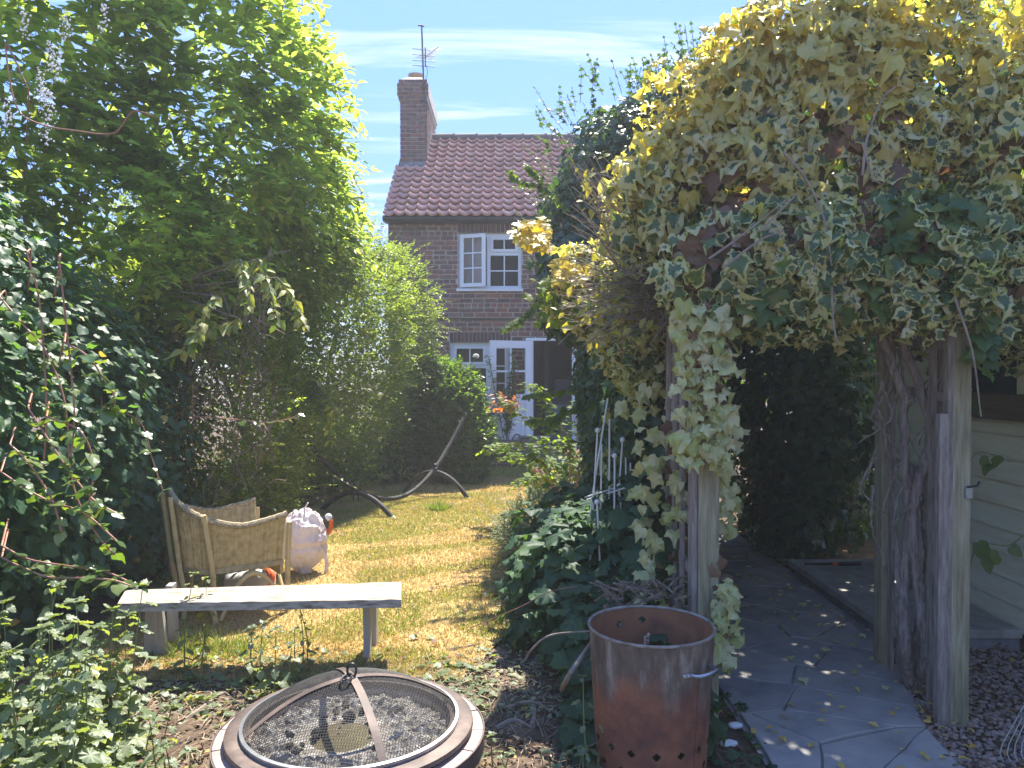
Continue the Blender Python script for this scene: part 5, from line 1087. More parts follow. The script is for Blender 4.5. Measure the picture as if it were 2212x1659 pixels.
# lit strands hanging in front
strands = [[(60, 545), (85, 640), (95, 760), (100, 900), (92, 1010)], [(130, 555), (140, 660), (150, 760), (160, 900), (150, 1000)], [(0, 640), (50, 700), (100, 760), (140, 870), (150, 1010), (170, 1090), (210, 1160), (245, 1200)],
           [(140, 740), (190, 770), (225, 820), (248, 860), (235, 885), (222, 878)], [(60, 880), (110, 960), (150, 1020), (200, 1080), (250, 1110)], [(0, 1020), (60, 1060), (110, 1085), (180, 1110), (250, 1170)],
           [(0, 1205), (40, 1225), (100, 1248), (170, 1250), (240, 1255), (290, 1272)], [(0, 1180), (60, 1210), (150, 1225), (220, 1235), (290, 1265)], [(60, 180), (20, 100), (40, 230), (90, 270), (170, 285), (250, 290), (290, 245), (335, 252)],
           [(220, 880), (300, 910), (330, 1000), (350, 1060)], [(420, 900), (500, 905), (570, 912), (625, 905), (650, 890)], [(20, 960), (60, 1000), (110, 1080), (130, 1150)], [(100, 900), (170, 930), (200, 1000), (190, 1090)]]
ts = MB(); P, D, N, S = [], [], [], []
for k, s_ in enumerate(strands):
    Y = (3.35 if k not in (8, 10, 9) else (4.0, 4.6, 5.2)[(8, 9, 10).index(k)]) + R(-.1, .15); q_ = spline([at(u, v, Y) for u, v in s_], 7); ts = MB().tube(list(reversed(spline([q_[0], q_[0] + Vector((-.2, .35, .05)), q_[0] + Vector((-.5, .8, -.1))], 4)))[:-1] + q_, .0042, 5); ts.build('hanging_stem', M['redstem'], vn, smooth=True)
    if k == 8: continue
    for i, p in enumerate(q_):
        if i < 2 or i % 3: continue
        for sg in ((-1, 1) if k != 10 else (1,)): P.append(p); D.append((sg * R(.2, 1) + R(-.3, .3), R(-.8, .6), R(-.7, .3))); N.append((R(-.5, .5), R(-.5, .5), 1)); S.append(R(.035, .085))
add_leaves('strand_leaves', vn, leafmat('strand_leaf', [(.05, .11, .035), (.10, .17, .05), (.16, .21, .07)], .42, (2.1, 2.0, .4), .3, spec=.8), P, D, N, S, 'heart', pick=80, part='strand_leaf')
fs_ = MB()
for (u, v) in ((92, 185), (100, 215), (115, 130), (130, 150), (115, 235), (20, 250), (105, 285), (60, 60), (150, 60), (230, 45)):
    c = at(u, v, 4.3)
    for i in range(46): t = R(0, 1); fs_.ball(c + Vector((random.gauss(0, .018 * (1.2 - t)), random.gauss(0, .018), -.08 + t * .17)), R(.003, .007), 5, 3)
fo = fs_.build('flower_sprays', M['white'], vn); fo['kind'] = 'stuff'
# --- dead twig hollow in the hedge
dt = empty('dead_twig_thicket', (-2.75, 6.1, 0), 'tangle of bare brown twigs showing in the hollow of the hedge', 'twigs')
tb = MB()
for i in range(420):
    p = at(R(420, 620), R(560, 1050), R(5.9, 6.9)); p.x -= .12; q_ = p + Vector((R(-.25, .25), R(-.2, .2), R(-.35, .35))); tb.tube(spline([p, (p + q_) / 2 + Vector((R(-.05, .05), 0, R(-.05, .05))), q_], 3), R(.0015, .005), 4, False)
tb.tube([(-2.75, 6.1, 0), (-2.7, 6.2, 1.2), (-2.6, 6.4, 2.2)], [.04, .03, .015], 7); tb.build('twigs', M['twig'], dt)
# --- evergreen bush by the cottage, with white roses on top
ev = empty('evergreen_bush', (-.95, 11.65, 0), 'rounded glossy evergreen bush in front of the lower cottage window', 'bush')
trunk(ev, M['bark'], (-.95, 11.65, 0), [[(-.93, 11.6, .5), (-.84, 11.6, 1.2)], [(-1.02, 11.6, .5), (-1.17, 11.6, 1.3)]], .03)
crown('crown', ev, M['l_camellia'], [(-.94, 11.6, .84, .58, .54, .86), (-.70, 11.5, .55, .42, .46, .6), (-1.22, 11.7, 1.2, .42, .46, .65)], 1900, .15, 9, .085, 'oval', up=.5, spread=.5, droop=0, ang=45, fill=2500)
fws = []
for (u, v, s) in ((940, 778, .07), (932, 790, .05), (875, 800, .04), (950, 790, .05), (1028, 770, .05)):
    c = at(u, v, 11.6); fw = MB()
    for i in range(16): d = Vector((random.gauss(0, 1), random.gauss(0, 1), random.gauss(0, 1))).normalized(); fw.ball(c + d * s * .6, s * .45, 6, 4, (1, 1, .6))
    fws.append(fw)
wr = empty('white_rose', (-1.1, 11.7, 0), 'white rose blooms rising above the evergreen bush', 'rose')
tb = MB(); [tb.tube(spline([(-1.1, 11.7, 0), (-1.12, 11.65, 1.0), at(u, v, 11.6)], 5), .006, 5) for (u, v) in ((940, 780), (875, 802), (1028, 772))]; tb.build('stem', M['greenstem'], wr); [f_.build('bloom', M['white'], wr, smooth=True) for f_ in fws]
P = A3([at(R(850, 960), R(800, 880), 11.55) for _ in range(500)]); a = hang(P, np.tile([0, -1, .3], (500, 1)), .055, 1.2, .8); add_leaves('leaves', wr, M['l_rose'], *a, 'tiny')
# undergrowth and a leaning dark fence post in the gap
ug = empty('gap_shrub', (-1.75, 11.3, 0), 'dark straggly shrub in the gap between hedge and evergreen bush', 'shrub')
trunk(ug, M['bark'], (-1.75, 11.6, 0), [[(-1.7, 11.6, .6), (-1.5, 11.5, 1.4)], [(-1.8, 11.6, .5), (-1.95, 11.5, 1.2)]], .035)
crown('crown', ug, M['l_dark'], [(-1.75, 11.5, .35, .45, .4, .4), (-1.6, 11.9, .7, .4, .4, .5), (-2.55, 10.6, .4, .4, .9, .45)], 700, .15, 8, .075, 'oval', up=.4, spread=.6, droop=.1, fill=600)
fp_ = empty('fence_post', (-1.62, 12.75, 0), 'old grey wooden post standing in the gap left of the evergreen bush', 'post'); MB().span(-1.67, -1.57, 12.70, 12.80, 0, 1.65).build('post_shaft', M['lath'], fp_, bevel=.006); MB().span(-2.2, -1.2, 12.81, 12.83, .9, 1.0).build('rail', M['lath'], fp_)
# low fern-like privet sprig behind the bag
sg_ = empty('small_shrub', (-2.35, 7.2, 0), 'low shrub with yellow green lit leaves behind the white bag', 'shrub')
trunk(sg_, M['twig'], (-2.45, 7.3, 0), [[(-2.4, 7.25, .3), (-2.3, 7.2, .6)]], .012, 'stem')
crown('crown', sg_, M['l_privet'], [(-2.42, 7.3, .42, .35, .35, .32), (-2.6, 6.9, .3, .4, .4, .3)], 220, .26, 12, .055, 'oval', up=.5, spread=.6, droop=.3, fill=250)
# --- nettles
def nettle(name, pts, hmin, hmax, leaf, label, pick, step=.055):
    r = empty(name, Vector((sum(p[0] for p in pts) / len(pts), sum(p[1] for p in pts) / len(pts), 0)), label, 'nettles'); tb = MB(); P, D, N, S = [], [], [], []
    for (x, y_) in pts:
        h = R(hmin, hmax); top = Vector((x + R(-.12, .12) * h, y_ + R(-.12, .12) * h, h)); sp_ = spline([(x, y_, 0), ((x * 2 + top.x) / 3 + R(-.02, .02), y_, h * .5), top], 10); tb.tube(sp_, [.0045 * (1 - .6 * i / (len(sp_) - 1)) for i in range(len(sp_))], 5)
        nl = int(h / step); ph = R(0, 3)
        for i in range(1, nl + 1):
            t = i / nl; p = sp_[min(int(t * (len(sp_) - 1)), len(sp_) - 1)]; a = ph + i * 1.571
            for sg in (0, math.pi):
                sz = leaf * (1.15 - .75 * t) * R(.7, 1.15); dx_ = Vector((math.cos(a + sg), math.sin(a + sg), R(-.55, .0))); P.append(p + dx_ * .015); D.append(tuple(dx_ + Vector((R(-.2, .2), R(-.2, .2), -.2)))); N.append((R(-.35, .35), R(-.35, .35), 1)); S.append(sz)
        for i in range(5): P.append(top); a = R(0, 6.28); D.append((math.cos(a), math.sin(a), R(.0, .6))); N.append((R(-.3, .3), R(-.3, .3), 1)); S.append(leaf * .38)
    tb.build('stems', M['greenstem'], r)['kind'] = 'stuff'; add_leaves('leaves', r, M['l_nettle'], P, D, N, S, 'nettle', pick); return r
pts = [(x_, y_) for x_, y_ in [(R(-2.55, -1.45), R(2.35, 3.3)) for _ in range(120)] if x_ < -.49 * y_]
nettle('nettle_clump', [(R(-1.75, -1.22), R(2.55, 3.1)) for _ in range(26)], .14, .34, .085, 'short nettles spreading right from the large clump towards the fire pit', 60)
nettle('nettle_clump', pts, .32, .78, .12, 'large nettle clump with sunlit grey green leaves at lower left', 300)
nettle('nettle_clump', [tuple(gr(u, v))[:2] for u, v in ((430, 1455), (440, 1440), (395, 1470))], .40, .62, .07, 'slender nettle stems leaning beside the left bench leg', 40)
nettle('nettle_clump', [tuple(gr(u, v))[:2] for u, v in ((545, 1500), (560, 1515), (590, 1520), (535, 1490), (620, 1500))], .22, .42, .085, 'young nettles with drooping leaves between bench and fire pit', 60)
nettle('nettle_clump', [tuple(gr(u, v))[:2] for u, v in ((650, 1470), (660, 1450), (640, 1490))], .25, .40, .05, 'thin nettle spikes under the middle of the bench', 30)
nettle('nettle_clump', [(BP.x - .235, BP.y - .06), (BP.x - .25, BP.y - .10)], .40, .50, .07, 'nettle shoot growing up against the left of the rusty bin', 30, .075)
nettle('nettle_clump', [tuple(gr(u, v))[:2] for u, v in ((1230, 1750), (1200, 1765), (1250, 1760), (1180, 1740), (1265, 1730))], .10, .22, .075, 'small nettle seedlings at the lower edge left of the bin', 40)
nettle('nettle_clump', [tuple(gr(u, v))[:2] for u, v in ((1085, 1690), (1065, 1670), (1100, 1700))], .06, .16, .06, 'tiny lit nettle sprouts right of the fire pit rim', 20)
# ground cover weeds at the lawn edge
def cover(name, N, f, size, m, label, kind='heart', h=.05):
    P = A3([(*f(), 0) for _ in range(N)], dtype=float); P[:, 2] = RNG.uniform(.015, h, N); a = RNG.uniform(0, 6.28, N); o = add_leaves(name, None, m, P, np.stack([np.cos(a), np.sin(a), RNG.normal(0, .25, N)], 1), A3([0, 0, 1.0]) + RNG.normal(0, .35, (N, 3)), size * RNG.uniform(.5, 1.2, N), kind); return tag(o, label, 'ground cover', kind='stuff')
cover('edge_weeds', 900, lambda: (R(-2.0, -.1), 4.0 + random.gauss(0, .22)), .05, M['l_nettle'], 'low pale green weeds along the worn lawn edge')
cover('shade_weeds', 420, lambda: (R(.35, 1.12), R(2.3, 3.9)), .05, M['l_dark'], 'dark ground ivy leaves on the soil round bin and post')
cover('border_weeds', 500, lambda: (.05 + random.gauss(0, .14), R(3.6, 6.2)), .035, M['l_pale'], 'small grey green weeds at the right lawn edge')
# --- right border: dark lobed leaves
dk = empty('bramble_bush', (.35, 4.9, 0), 'low dark bush of large lobed leaves in the right border', 'bush')
d_bl = [(.42, 4.75, .34, .42, .55, .42), (.55, 5.5, .38, .5, .6, .45), (.55, 4.1, .24, .30, .4, .30), (.75, 4.6, .5, .3, .6, .5), (.42, 3.45, .10, .2, .3, .17), (.66, 3.4, .22, .2, .3, .28)]
trunk(dk, M['twig'], (.5, 4.8, 0), [[(.45, 4.7, .4), (.3, 4.5, .6)], [(.55, 5.2, .4), (.6, 5.6, .7)], [(.5, 4.3, .3), (.5, 3.9, .5)], [(.45, 4.2, .2), (.35, 3.6, .3)]], .012, 'stem')
P, N = blob_points(d_bl, 1500, (.82, 1.08), .12, .3, 9); a = hang(P, N, .125, .9, 1.1); add_leaves('leaves', dk, M['l_dark'], *a, 'palm', pick=300)
P, N = blob_points(d_bl, 1200, (.3, .8), .1, .5, 9); a = hang(P, N, .10, 1.0, .6); add_leaves('inner_foliage', dk, M['l_dark'], *a, 'palm')
# pale airy catmint
ct_ = empty('catmint_plant', (.22, 6.9, 0), 'pale grey green airy plant spilling onto the lawn at the right', 'plant')
crown('leaves', ct_, M['l_pale'], [(.30, 7.0, .18, .42, .8, .26), (.25, 6.2, .18, .3, .5, .24)], 1100, .16, 12, .026, 'tiny', twm='greenstem', up=.7, spread=.8, droop=.2, fill=900)
P, N = blob_points([(.25, 6.9, .2, .5, .9, .3)], 120, (.9, 1.1), .1, .2, 3); a, d, nn, s, seg = sprigs(P, N, .32, 10, up=.8, spread=.7, leaf=.018, droop=.3); add_leaves('flower_spikes', ct_, leafmat('mauve_flower', [(.35, .30, .40), (.5, .46, .5)], .3, (1.1, 1, 1.1), .7), a, d, nn, s, 'tiny')
# rose with lit leaves, orange shoot, pink flowers
rs = empty('rose_bush', (.42, 9.3, 0), 'rose bush with backlit leaves and orange young shoots before the door', 'rose')
tb = MB(); P, D, N, S = [], [], [], []; P2, D2, N2, S2 = [], [], [], []
canes = [[(1210, 1060), (1240, 980), (1200, 930), (1130, 900), (1082, 860)], [(1215, 1060), (1190, 1000), (1130, 965), (1080, 965), (1045, 975)], [(1230, 1060), (1250, 1000), (1210, 960), (1150, 950)], [(1230, 1060), (1260, 980), (1240, 900), (1270, 850)], [(1220, 1060), (1180, 1010), (1130, 990), (1090, 985)], [(1230, 1070), (1200, 1040), (1150, 1035), (1110, 1050)], [(1240, 1060), (1270, 1010), (1290, 960)], [(1225, 1060), (1230, 960), (1190, 900), (1170, 850), (1130, 830)], [(1230, 1050), (1230, 985), (1180, 975), (1120, 1000)]]
for s_ in canes:
    q_ = spline([Vector((.62, 8.6, 0))] + [at(u, v, 8.3 + R(-.2, .2)) for u, v in s_[1:]], 9); tb.tube(q_, [.007 * (1 - .6 * i / (len(q_) - 1)) for i in range(len(q_))], 5)
    for i, p in enumerate(q_[8:]):
        for _ in range(4): P.append(p + Vector((R(-.06, .06), R(-.06, .06), R(-.05, .05)))); a = R(0, 6.28); D.append((math.cos(a), math.sin(a) * .5, R(-.5, .2))); N.append((R(-.3, .3), R(-.5, .2), 1)); S.append(R(.05, .09))
for _ in range(46): P2.append(at(R(1060, 1120), R(845, 890), 8.3)); a = R(0, 6.28); D2.append((math.cos(a), math.sin(a), R(-.8, .1))); N2.append((R(-.4, .4), -.4, .8)); S2.append(R(.05, .09))
tb.tube(spline([at(1130, 905, 8.3), at(1100, 880, 8.3), at(1075, 855, 8.3)], 5), .004, 5); tb.build('canes', M['redstem'], rs, smooth=True)
add_leaves('leaves', rs, M['l_rose'], P, D, N, S, 'rose', pick=120); add_leaves('young_shoot', rs, M['l_bronze'], P2, D2, N2, S2, 'elder')
hy = empty('pink_flower_clump', (.8, 9.0, 0), 'pink mophead flowers on a bush at the foot of the ivy', 'flowers'); tb = MB(); fl_ = MB()
for (u, v, s) in ((1170, 1030, .10), (1190, 1045, .09), (1235, 975, .10), (1255, 982, .09), (1210, 1050, .08), (1160, 1020, .06)):
    c = at(u, v, 9.2); fl_ = MB(); tb.tube(spline([(.72, 9.2, 0), (.6, 9.2, .2), c], 5), .006, 5)
    for i in range(34): d = Vector((random.gauss(0, 1), random.gauss(0, 1), random.gauss(0, 1))).normalized(); fl_.ball(c + d * s * .75, s * .2, 5, 3, (1, 1, .7))
    fl_.build('bloom', M['pink'], hy)
tb.build('stem', M['greenstem'], hy)
P = A3([at(R(1140, 1290), R(990, 1075), 9.25) for _ in range(420)]); a = hang(P, np.tile([0, -1, .6], (len(P), 1)), .09, 1.2, .9); add_leaves('leaves', hy, M['l_rose'], *a, 'oval')
# potted camellia by the door
pc = empty('potted_shrub', (-.10, 13.2, .30), 'slim upright dark leaved shrub growing in the wicker planter', 'shrub'); tb = MB(); P, D, N, S = [], [], [], []
for i in range(9):
    b = Vector((-.10, 13.22, .30)); t_ = at(R(1055, 1120), R(760, 860), 13.15); q_ = spline([b, b.lerp(t_, .5) + Vector((R(-.06, .06), 0, .05)), t_], 12); tb.tube(q_, .007, 5)
    for p in q_[7:]:
        for _ in range(5): P.append(p + Vector((R(-.03, .03), R(-.03, .03), R(-.03, .03)))); a = R(0, 6.28); D.append((math.cos(a), math.sin(a), R(-.3, .5))); N.append((R(-.4, .4), R(-.4, .4), 1)); S.append(R(.06, .10))
tb.build('stem', M['bark'], pc); add_leaves('leaves', pc, M['l_camellia'], P, D, N, S, 'oval')
# --- tall green ivy mass right of the cottage
gi = empty('ivy_thicket', (1.0, 7.5, 0), 'tall dark green ivy thicket between the cottage door and the arch', 'ivy')
g_bl = [(1.33, 7.5, 1.9, .66, 1.1, 1.9), (1.25, 7.8, 3.2, .95, 1.1, 1.15), (1.75, 7.6, 3.6, .8, 1.0, 1.0), (.98, 6.2, 1.2, .42, 1.2, 1.3), (.72, 7.2, 2.5, .45, .7, .65), (.92, 5.2, 1.1, .28, .8, 1.0), (1.12, 7.3, 1.3, .4, .8, .8)]
trunk(gi, M['bark'], (1.1, 7.6, 0), [[(1.1, 7.6, 1.5), (1.2, 7.7, 3.6)], [(1.0, 7.4, 1.2), (.7, 7.2, 2.4)], [(1.2, 7.6, 2.0), (1.7, 7.6, 3.9)], [(1.0, 7, .8), (.95, 6.0, 1.8)]], .09)
P, N = blob_points(g_bl, 22000, (.86, 1.05), .11, .45, 6); a = hang(P, N, .085, .6, .35); add_leaves('crown', gi, M['l_ivy'], *a, 'ivy', pick=250)
P, N = blob_points(g_bl, 9000, (.5, .84), .1, .5, 6); a = hang(P, N, .10, 1.0, .3); add_leaves('inner_foliage', gi, M['l_ivy'], *a, 'ivy')
P, N = blob_points([g_bl[1], g_bl[2]], 500, (.98, 1.06), .12, .5, 6); a, d, nn, s, seg = sprigs(P, N, .25, 7, up=.9, spread=.5, leaf=.05, droop=.0); add_leaves('top_shoots', gi, M['l_ivy'], a, d, nn, s, 'ivy'); twig_mesh('shoot_stems', gi, M['twig'], seg, .004)
# light trailing sprays out of the thicket towards the door
P, D, N, S = [], [], [], []; tb = MB()
for s_, Y in ([(1300, 830), (1250, 840), (1190, 850), (1135, 858)], 7.0), ([(1290, 880), (1240, 885), (1190, 905), (1140, 912)], 7.0), ([(1200, 620), (1150, 670), (1120, 695), (1085, 712)], 7.0), ([(1230, 860), (1210, 900), (1180, 930)], 7.0), ([(1210, 430), (1160, 400), (1120, 390), (1100, 370)], 6.9), ([(1260, 480), (1200, 430), (1160, 380), (1140, 360)], 6.9):
    q_ = spline([at(u, v, Y) for u, v in s_], 8); tb.tube(q_, .004, 5)
    for p in q_[4:]:
        for _ in range(2): P.append(p + Vector((0, 0, R(-.01, .01)))); a = R(0, 6.28); D.append((R(-1, .3), R(-.3, .3), R(-.9, .2))); N.append((R(-.3, .3), -.6, .7)); S.append(R(.04, .08))
tb.build('trailing_stems', M['twig'], gi); add_leaves('trailing_leaves', gi, M['l_rose'], P, D, N, S, 'ivy')
# --- ivy hedge beyond the arch on the right of the path
ih = empty('ivy_hedge', (2.8, 7.6, 0), 'dark ivy hedge beside the path deep inside the arch', 'ivy')
h_bl = [(2.72, 7.6, 1.2, .62, 1.3, 1.35), (2.15, 7.3, 2.85, 1.1, 1.5, .62), (3.3, 8.0, 1.4, .9, 1.0, 1.5), (2.45, 6.9, .35, .3, .5, .4), (2.6, 5.6, 2.75, .8, 1.2, .5), (1.95, 5.6, 3.2, .8, 1.0, .6)]
trunk(ih, M['bark'], (2.85, 7.6, 0), [[(2.8, 7.6, 1.3), (2.4, 7.4, 2.8)], [(3.0, 7.9, 1.2), (3.2, 8.0, 2.4)], [(2.8, 7.2, 1.8), (2.6, 5.8, 2.75)]], .06)
P, N = blob_points(h_bl, 15000, (.86, 1.05), .10, .5, 8); a = hang(P, N, .09, .6, .35); add_leaves('crown', ih, M['l_ivy'], *a, 'ivy', pick=200)
P, N = blob_points(h_bl, 7000, (.4, .84), .1, .6, 8); a = hang(P, N, .12, 1.0, .3); add_leaves('inner_foliage', ih, M['l_ivy'], *a, 'ivy')
# --- light tree upper right
tr = empty('leafy_tree', (3.9, 7.2, 0), 'tree with small bright leaves against the sky at the upper right', 'tree')
t_bl = [(3.75, 6.4, 3.9, .9, .9, 1.2), (4.3, 6.6, 3.3, .9, .9, 1.0), (3.3, 6.6, 4.4, .7, .8, .9)]
trunk(tr, M['bark'], (3.9, 7.2, 0), [[(3.9, 7.1, 2), (3.8, 6.6, 4.6)], [(3.9, 7.1, 2), (4.2, 6.7, 3.8)], [(3.9, 7.0, 2.2), (3.4, 6.7, 4.6)]], .07)
crown('crown', tr, M['l_elder'], t_bl, 900, .26, 9, .085, 'oval', up=.2, spread=.8, droop=.2, ang=60, shell=(.3, 1.05), lumpy=.2)
# --- variegated ivy over the arch
vi = empty('variegated_ivy', (1.9, 3.9, 0), 'huge cream and green variegated ivy heaped over the wooden arch', 'ivy')
w_bl = [(1.62, 3.95, 2.62, .88, .55, .66), (1.85, 3.95, 3.10, .62, .5, .62), (1.40, 4.0, 2.85, .52, .5, .5), (1.02, 4.2, 2.45, .45, .48, .52), (2.45, 3.95, 2.55, .5, .5, .62), (2.75, 4.1, 2.35, .5, .45, .45), (.78, 4.6, 1.95, .26, .35, .36), (.50, 4.9, 2.2, .26, .3, .26), (1.2, 3.72, 2.2, .5, .34, .32), (1.75, 3.72, 2.22, .55, .36, .34), (2.3, 3.75, 2.2, .45, .35, .40)]
P, N = blob_points(w_bl, 7400, (.86, 1.08), .20, .22, 12)
HOL = [(1840, 360, 75, 70), (1690, 500, 70, 45), (1530, 500, 45, 120), (1780, 240, 60, 40), (1930, 500, 70, 50), (1600, 420, 35, 45), (2060, 350, 40, 40), (1430, 520, 60, 60)]
u_, v_ = screen(P); kp = np.ones(len(P), bool)
for hu, hv, ha_, hb_ in HOL: kp &= ~((((u_ - hu) / ha_) ** 2 + ((v_ - hv) / hb_) ** 2 < 1) & (P[:, 1] < 4.2) & (RNG.uniform(0, 1, len(P)) < .85))
P, N = P[kp], N[kp]; tone = (P[:, 2] - 2.55) * 1.5 - (P[:, 0] - 1.5) * .45 + lump(P * .9, 21) * .30 + RNG.normal(0, .18, len(P))  # upper leaves get a yellower material; the sunlit look is put into colour
for nm_, mk_, sel_, pk_ in (('golden_crown', 'l_golden_sunlit', tone > .62, 90), ('crown', 'l_varieg', (tone <= .62) & (tone > -.12), 150), ('green_crown', 'l_greenvar', tone <= -.12, 60)):
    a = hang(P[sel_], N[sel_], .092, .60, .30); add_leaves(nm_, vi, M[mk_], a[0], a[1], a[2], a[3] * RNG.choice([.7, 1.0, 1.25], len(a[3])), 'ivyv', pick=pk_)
P, N = blob_points(w_bl, 1800, (.5, .82), .1, .3, 12); a = hang(P, N, .10, .9, .3); add_leaves('inner_foliage', vi, M['l_ivy'], *a, 'ivy')
P, N = blob_points(w_bl, 2200, (.74, .94), .1, .1, 12); k_ = P[:, 2] < 2.9; a = hang(P[k_], N[k_], .10, .4, -.1); add_leaves('dead_leaves', vi, M['l_brown'], *a, 'ivy', pick=60, part='dead_leaf')
# green leaves along the underside and right
def inb(n, u0, u1, v0, v1, Y0, Y1): return A3([at(R(u0, u1), R(v0, v1), R(Y0, Y1)) for _ in range(n)])
P = np.concatenate([inb(110, 1560, 1760, 590, 690, 3.4, 3.75), inb(240, 1740, 2120, 530, 670, 3.38, 3.75), inb(160, 1900, 2110, 430, 560, 3.35, 3.5), inb(110, 2040, 2110, 480, 620, 3.38, 3.5), inb(60, 2110, 2140, 600, 800, 3.4, 3.55)])
a = hang(P, np.tile([0, -1, .2], (len(P), 1)), .095, .5, .2); add_leaves('green_fringe', vi, M['l_ivybig'], *a, 'ivy', pick=120, part='green_leaf')
# trails hanging off the lower edge
P, D, N, S = [], [], [], []
for i in range(26):
    u = R(1555, 2150); p = at(u, R(540, 640) - (60 if 1650 < u < 1800 else 0), R(3.34, 3.5)); L = R(.06, .34) * R(.4, 1); sw = R(-.06, .06); q_ = spline([p, p + Vector((sw * .4, -.02, -L * .5)), p + Vector((sw, -.03, -L))], 6); MB().tube(q_, .0022, 4).build('trail_stem', M['twig'], vi)
    for j in range(int(L / .032)):
        t_ = j / max(1, int(L / .032)); c_ = q_[int(t_ * (len(q_) - 1))]; sg = 1 if j % 2 else -1; P.append(c_); D.append((sg * R(.3, .9), R(-.2, .1), R(-1, -.3))); N.append((R(-.3, .3), -1, R(0, .5))); S.append(R(.05, .085) * (1.1 - .4 * t_))
add_leaves('trail_leaves', vi, M['l_varieg'], P, D, N, S, 'ivyv', pick=110, part='trail_leaf')
# cream leaves down the left post and over the left lattice
P = np.concatenate([inb(170, 1462, 1580, 640, 1000, 3.42, 3.52), inb(34, 1545, 1600, 840, 1150, 3.6, 3.8), inb(40, 1548, 1590, 1240, 1430, 3.46, 3.54), inb(150, 1370, 1500, 920, 1420, 3.75, 4.3), inb(60, 1300, 1440, 850, 1050, 5.0, 5.4), inb(90, 1340, 1480, 650, 900, 4.2, 4.6)])
a = hang(P, np.tile([-.15, -1, .3], (len(P), 1)), .078, .5, .25); add_leaves('cream_trails', vi, M['l_cream'], *a, 'ivyv', pick=180, part='cream_leaf')
# shrivelled brown leaf trail and stems on the posts
P = np.concatenate([inb(120, 1500, 1560, 640, 900, 3.46, 3.56), inb(30, 1548, 1575, 1180, 1420, 3.5, 3.6), inb(60, 1440, 1500, 900, 1300, 3.8, 4.1)])
a = hang(P, np.tile([0, -1, .1], (len(P), 1)), .06, .8, 0); add_leaves('withered_leaves', vi, M['l_brown'], *a, 'ivy')
# woody stems: thick twisted trunk inside the right side
tb = MB()
def woody(pts, r0, r1, n=7):
    q_ = spline(pts, 8); L = len(q_); tb.tube([p + Vector((R(-.006, .006), R(-.006, .006), 0)) for p in q_], [(r0 + (r1 - r0) * i / (L - 1)) * R(.85, 1.15) for i in range(L)], n)
bx_ = gr(1975, 1490)
woody([(bx_.x, bx_.y, -.02), at(1960, 1390, 3.85), at(1955, 1250, 3.9), at(1968, 1130, 3.9), at(1955, 1000, 3.88), at(1950, 860, 3.85), at(1900, 720, 3.8)], .034, .020, 9)
woody([(bx_.x + .04, bx_.y, -.02), at(2005, 1400, 3.82), at(1988, 1260, 3.85), at(1975, 1120, 3.85), at(1990, 1030, 3.83), at(2010, 940, 3.85), at(1985, 830, 3.85), at(1930, 700, 3.85)], .032, .020, 9)
woody([(bx_.x + .02, bx_.y + .06, -.02), at(1985, 1380, 3.95), at(2010, 1230, 3.95), at(2000, 1080, 3.9), at(2015, 980, 3.9), at(2035, 860, 3.9), at(2020, 640, 3.9)], .026, .016, 8)
woody([(bx_.x - .05, bx_.y, 0), at(1945, 1330, 3.9), at(1942, 1200, 3.9), at(1930, 1100, 3.95)], .016, .009)
woody([at(2005, 1400, 3.9), at(2025, 1300, 3.92), at(2012, 1200, 3.95), at(1990, 1130, 3.9)], .012, .008)
for i in range(34): u = R(1880, 2040); v = R(620, 1050); woody([at(u, v, 3.9), at(u + R(-40, 40), v + R(40, 110), 3.88), at(u + R(-50, 50), v + R(90, 220), 3.9)], R(.004, .012), .003, 5)
tb.build('trunk', M['vinebark'], vi, smooth=True)
tb = MB()                                               # bare grey stems over the face of the heap
for s_ in ([(1690, 330), (1740, 390), (1780, 480), (1795, 575)], [(1640, 500), (1680, 460), (1720, 420)], [(1860, 380), (1870, 300), (1900, 220), (1930, 190)], [(1860, 310), (1880, 380), (1900, 400)], [(1530, 560), (1600, 510), (1700, 430)], [(1560, 580), (1640, 520), (1690, 500)], [(1795, 620), (1800, 700), (1810, 745)], [(2060, 640), (2100, 760), (2120, 900)]):
    q_ = spline([at(u, v, 3.32) for u, v in s_], 7); MB().tube(q_, [.006 * (1 - .5 * i / (len(q_) - 1)) for i in range(len(q_))], 6).build('bare_stem', M['deadtwig'], vi, smooth=True)
# --- bare twiggy bush caught between the ivy and the thicket
bt = empty('bare_twig_bush', (1.0, 4.75, 0), 'leafless grey twig bush with a few yellow leaves left of the arch', 'bush'); tb = MB()
root_ = Vector((1.0, 4.75, 0)); hubs = [at(1470, 640, 4.1), at(1440, 700, 4.1), at(1480, 560, 4.1)]
for h in hubs: tb.tube(spline([root_, root_.lerp(h, .6) + Vector((.03, 0, 0)), h], 6), [.014 - .0006 * i for i in range(13)], 6)
P, D, N, S = [], [], [], []
for i in range(330):
    h = random.choice(hubs); e = at(R(1200, 1440), R(330, 760), R(3.75, 4.3)); mdl = h.lerp(e, .5) + Vector((R(-.05, .05), R(-.1, .1), R(-.06, .12))); q_ = spline([h, mdl, e], 5); tb.tube(q_, [.0035 * (1 - .6 * j / 10) for j in range(11)], 4, False)
    if R(0, 1) < .45:
        for p in q_[6:]:
            if R(0, 1) < .45: P.append(p); D.append((R(-1, .4), R(-.4, .4), R(-.9, .5))); N.append((R(-.4, .4), -.6, .6)); S.append(R(.03, .075))
tb.build('twigs', M['deadtwig'], bt); add_leaves('leaves', bt, leafmat('yellow_green_leaf', [(.30, .30, .06), (.42, .38, .09), (.20, .26, .05)], .45, (1.7, 1.5, .4), .45), P, D, N, S, 'oval', pick=80)
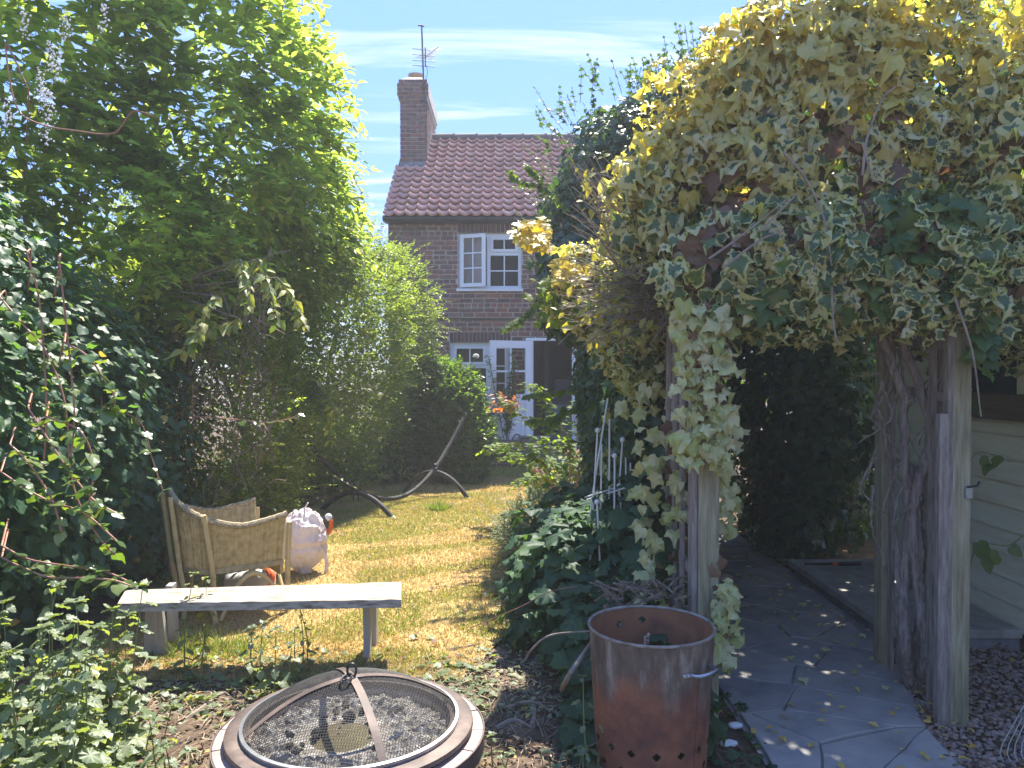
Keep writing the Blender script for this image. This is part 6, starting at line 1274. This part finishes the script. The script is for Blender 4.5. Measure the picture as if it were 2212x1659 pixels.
for k_, (u0, u1, v0, v1, nn_) in enumerate(((1135, 1190, 470, 540, 60), (1110, 1160, 480, 520, 30), (1190, 1270, 560, 610, 60), (1150, 1290, 600, 700, 70), (1520, 1560, 60, 130, 30), (1470, 1560, 140, 190, 70))):
    P = inb(nn_, u0, u1, v0, v1, 4.5, 4.8) if k_ < 4 else inb(nn_, u0, u1, v0, v1, 3.9, 4.1)
    a = hang(P, np.tile([0, -1, .4], (len(P), 1)), .066, .8, .4); mm_ = leafmat('golden_ivy_leaf', [(.52, .42, .08), (.60, .50, .14), (.40, .38, .07)], .45, (1.5, 1.3, .3), .4) if k_ == 0 else mm_
    add_leaves('golden_tips', vi, mm_ if k_ != 3 else M['l_rose'], *a, 'ivy', pick=25, part='golden_leaf')
# big trailing round leaves at the shed
P = A3([at(u, v, 4.2) for u, v in ((2115, 1170), (2135, 1205), (2165, 1200), (2185, 1180), (2120, 990), (2140, 1000), (2160, 985), (2100, 870))]); a = hang(P, np.tile([0, -1, .1], (len(P), 1)), .10, .4, 0)
bw_ = empty('bindweed_trail', (2.3, 4.25, 0), 'trailing stem of round green and yellow leaves before the shed wall', 'climber'); tb = MB(); q_ = spline([(2.25, 4.25, 0), at(2085, 1250, 4.22), at(2120, 1180, 4.22), at(2180, 1180, 4.22), at(2212, 1160, 4.22)], 6); tb.tube(q_, .004, 5)
tb.tube(spline([(2.25, 4.25, 0), at(2080, 1150, 4.22), at(2100, 990, 4.22), at(2165, 985, 4.22)], 6), .003, 5); tb.tube(spline([at(2090, 1000, 4.22), at(2095, 870, 4.22), at(2100, 840, 4.22)], 5), .003, 5); tb.build('stem', M['greenstem'], bw_); add_leaves('leaves', bw_, M['l_ivybig'], *a, 'heart', pick=8)

# ------------------------------------------------------------------ thin haze volume added to lift shadows, in place of lens glare
hz = MB().span(-60, 60, -30, 120, -1.0, 9.2).build('shadow_lift_haze', None); tag(hz, kind='stuff')
m = bpy.data.materials.new('shadow_lift_air'); m.use_nodes = True; t = m.node_tree; t.nodes.clear(); o = t.nodes.new('ShaderNodeOutputMaterial'); v = t.nodes.new('ShaderNodeVolumePrincipled')
v.inputs['Color'].default_value = (.92, .95, 1, 1); v.inputs['Density'].default_value = 0.0032; v.inputs['Anisotropy'].default_value = 0.3
t.links.new(v.outputs[0], o.inputs['Volume']); hz.data.materials.append(m)
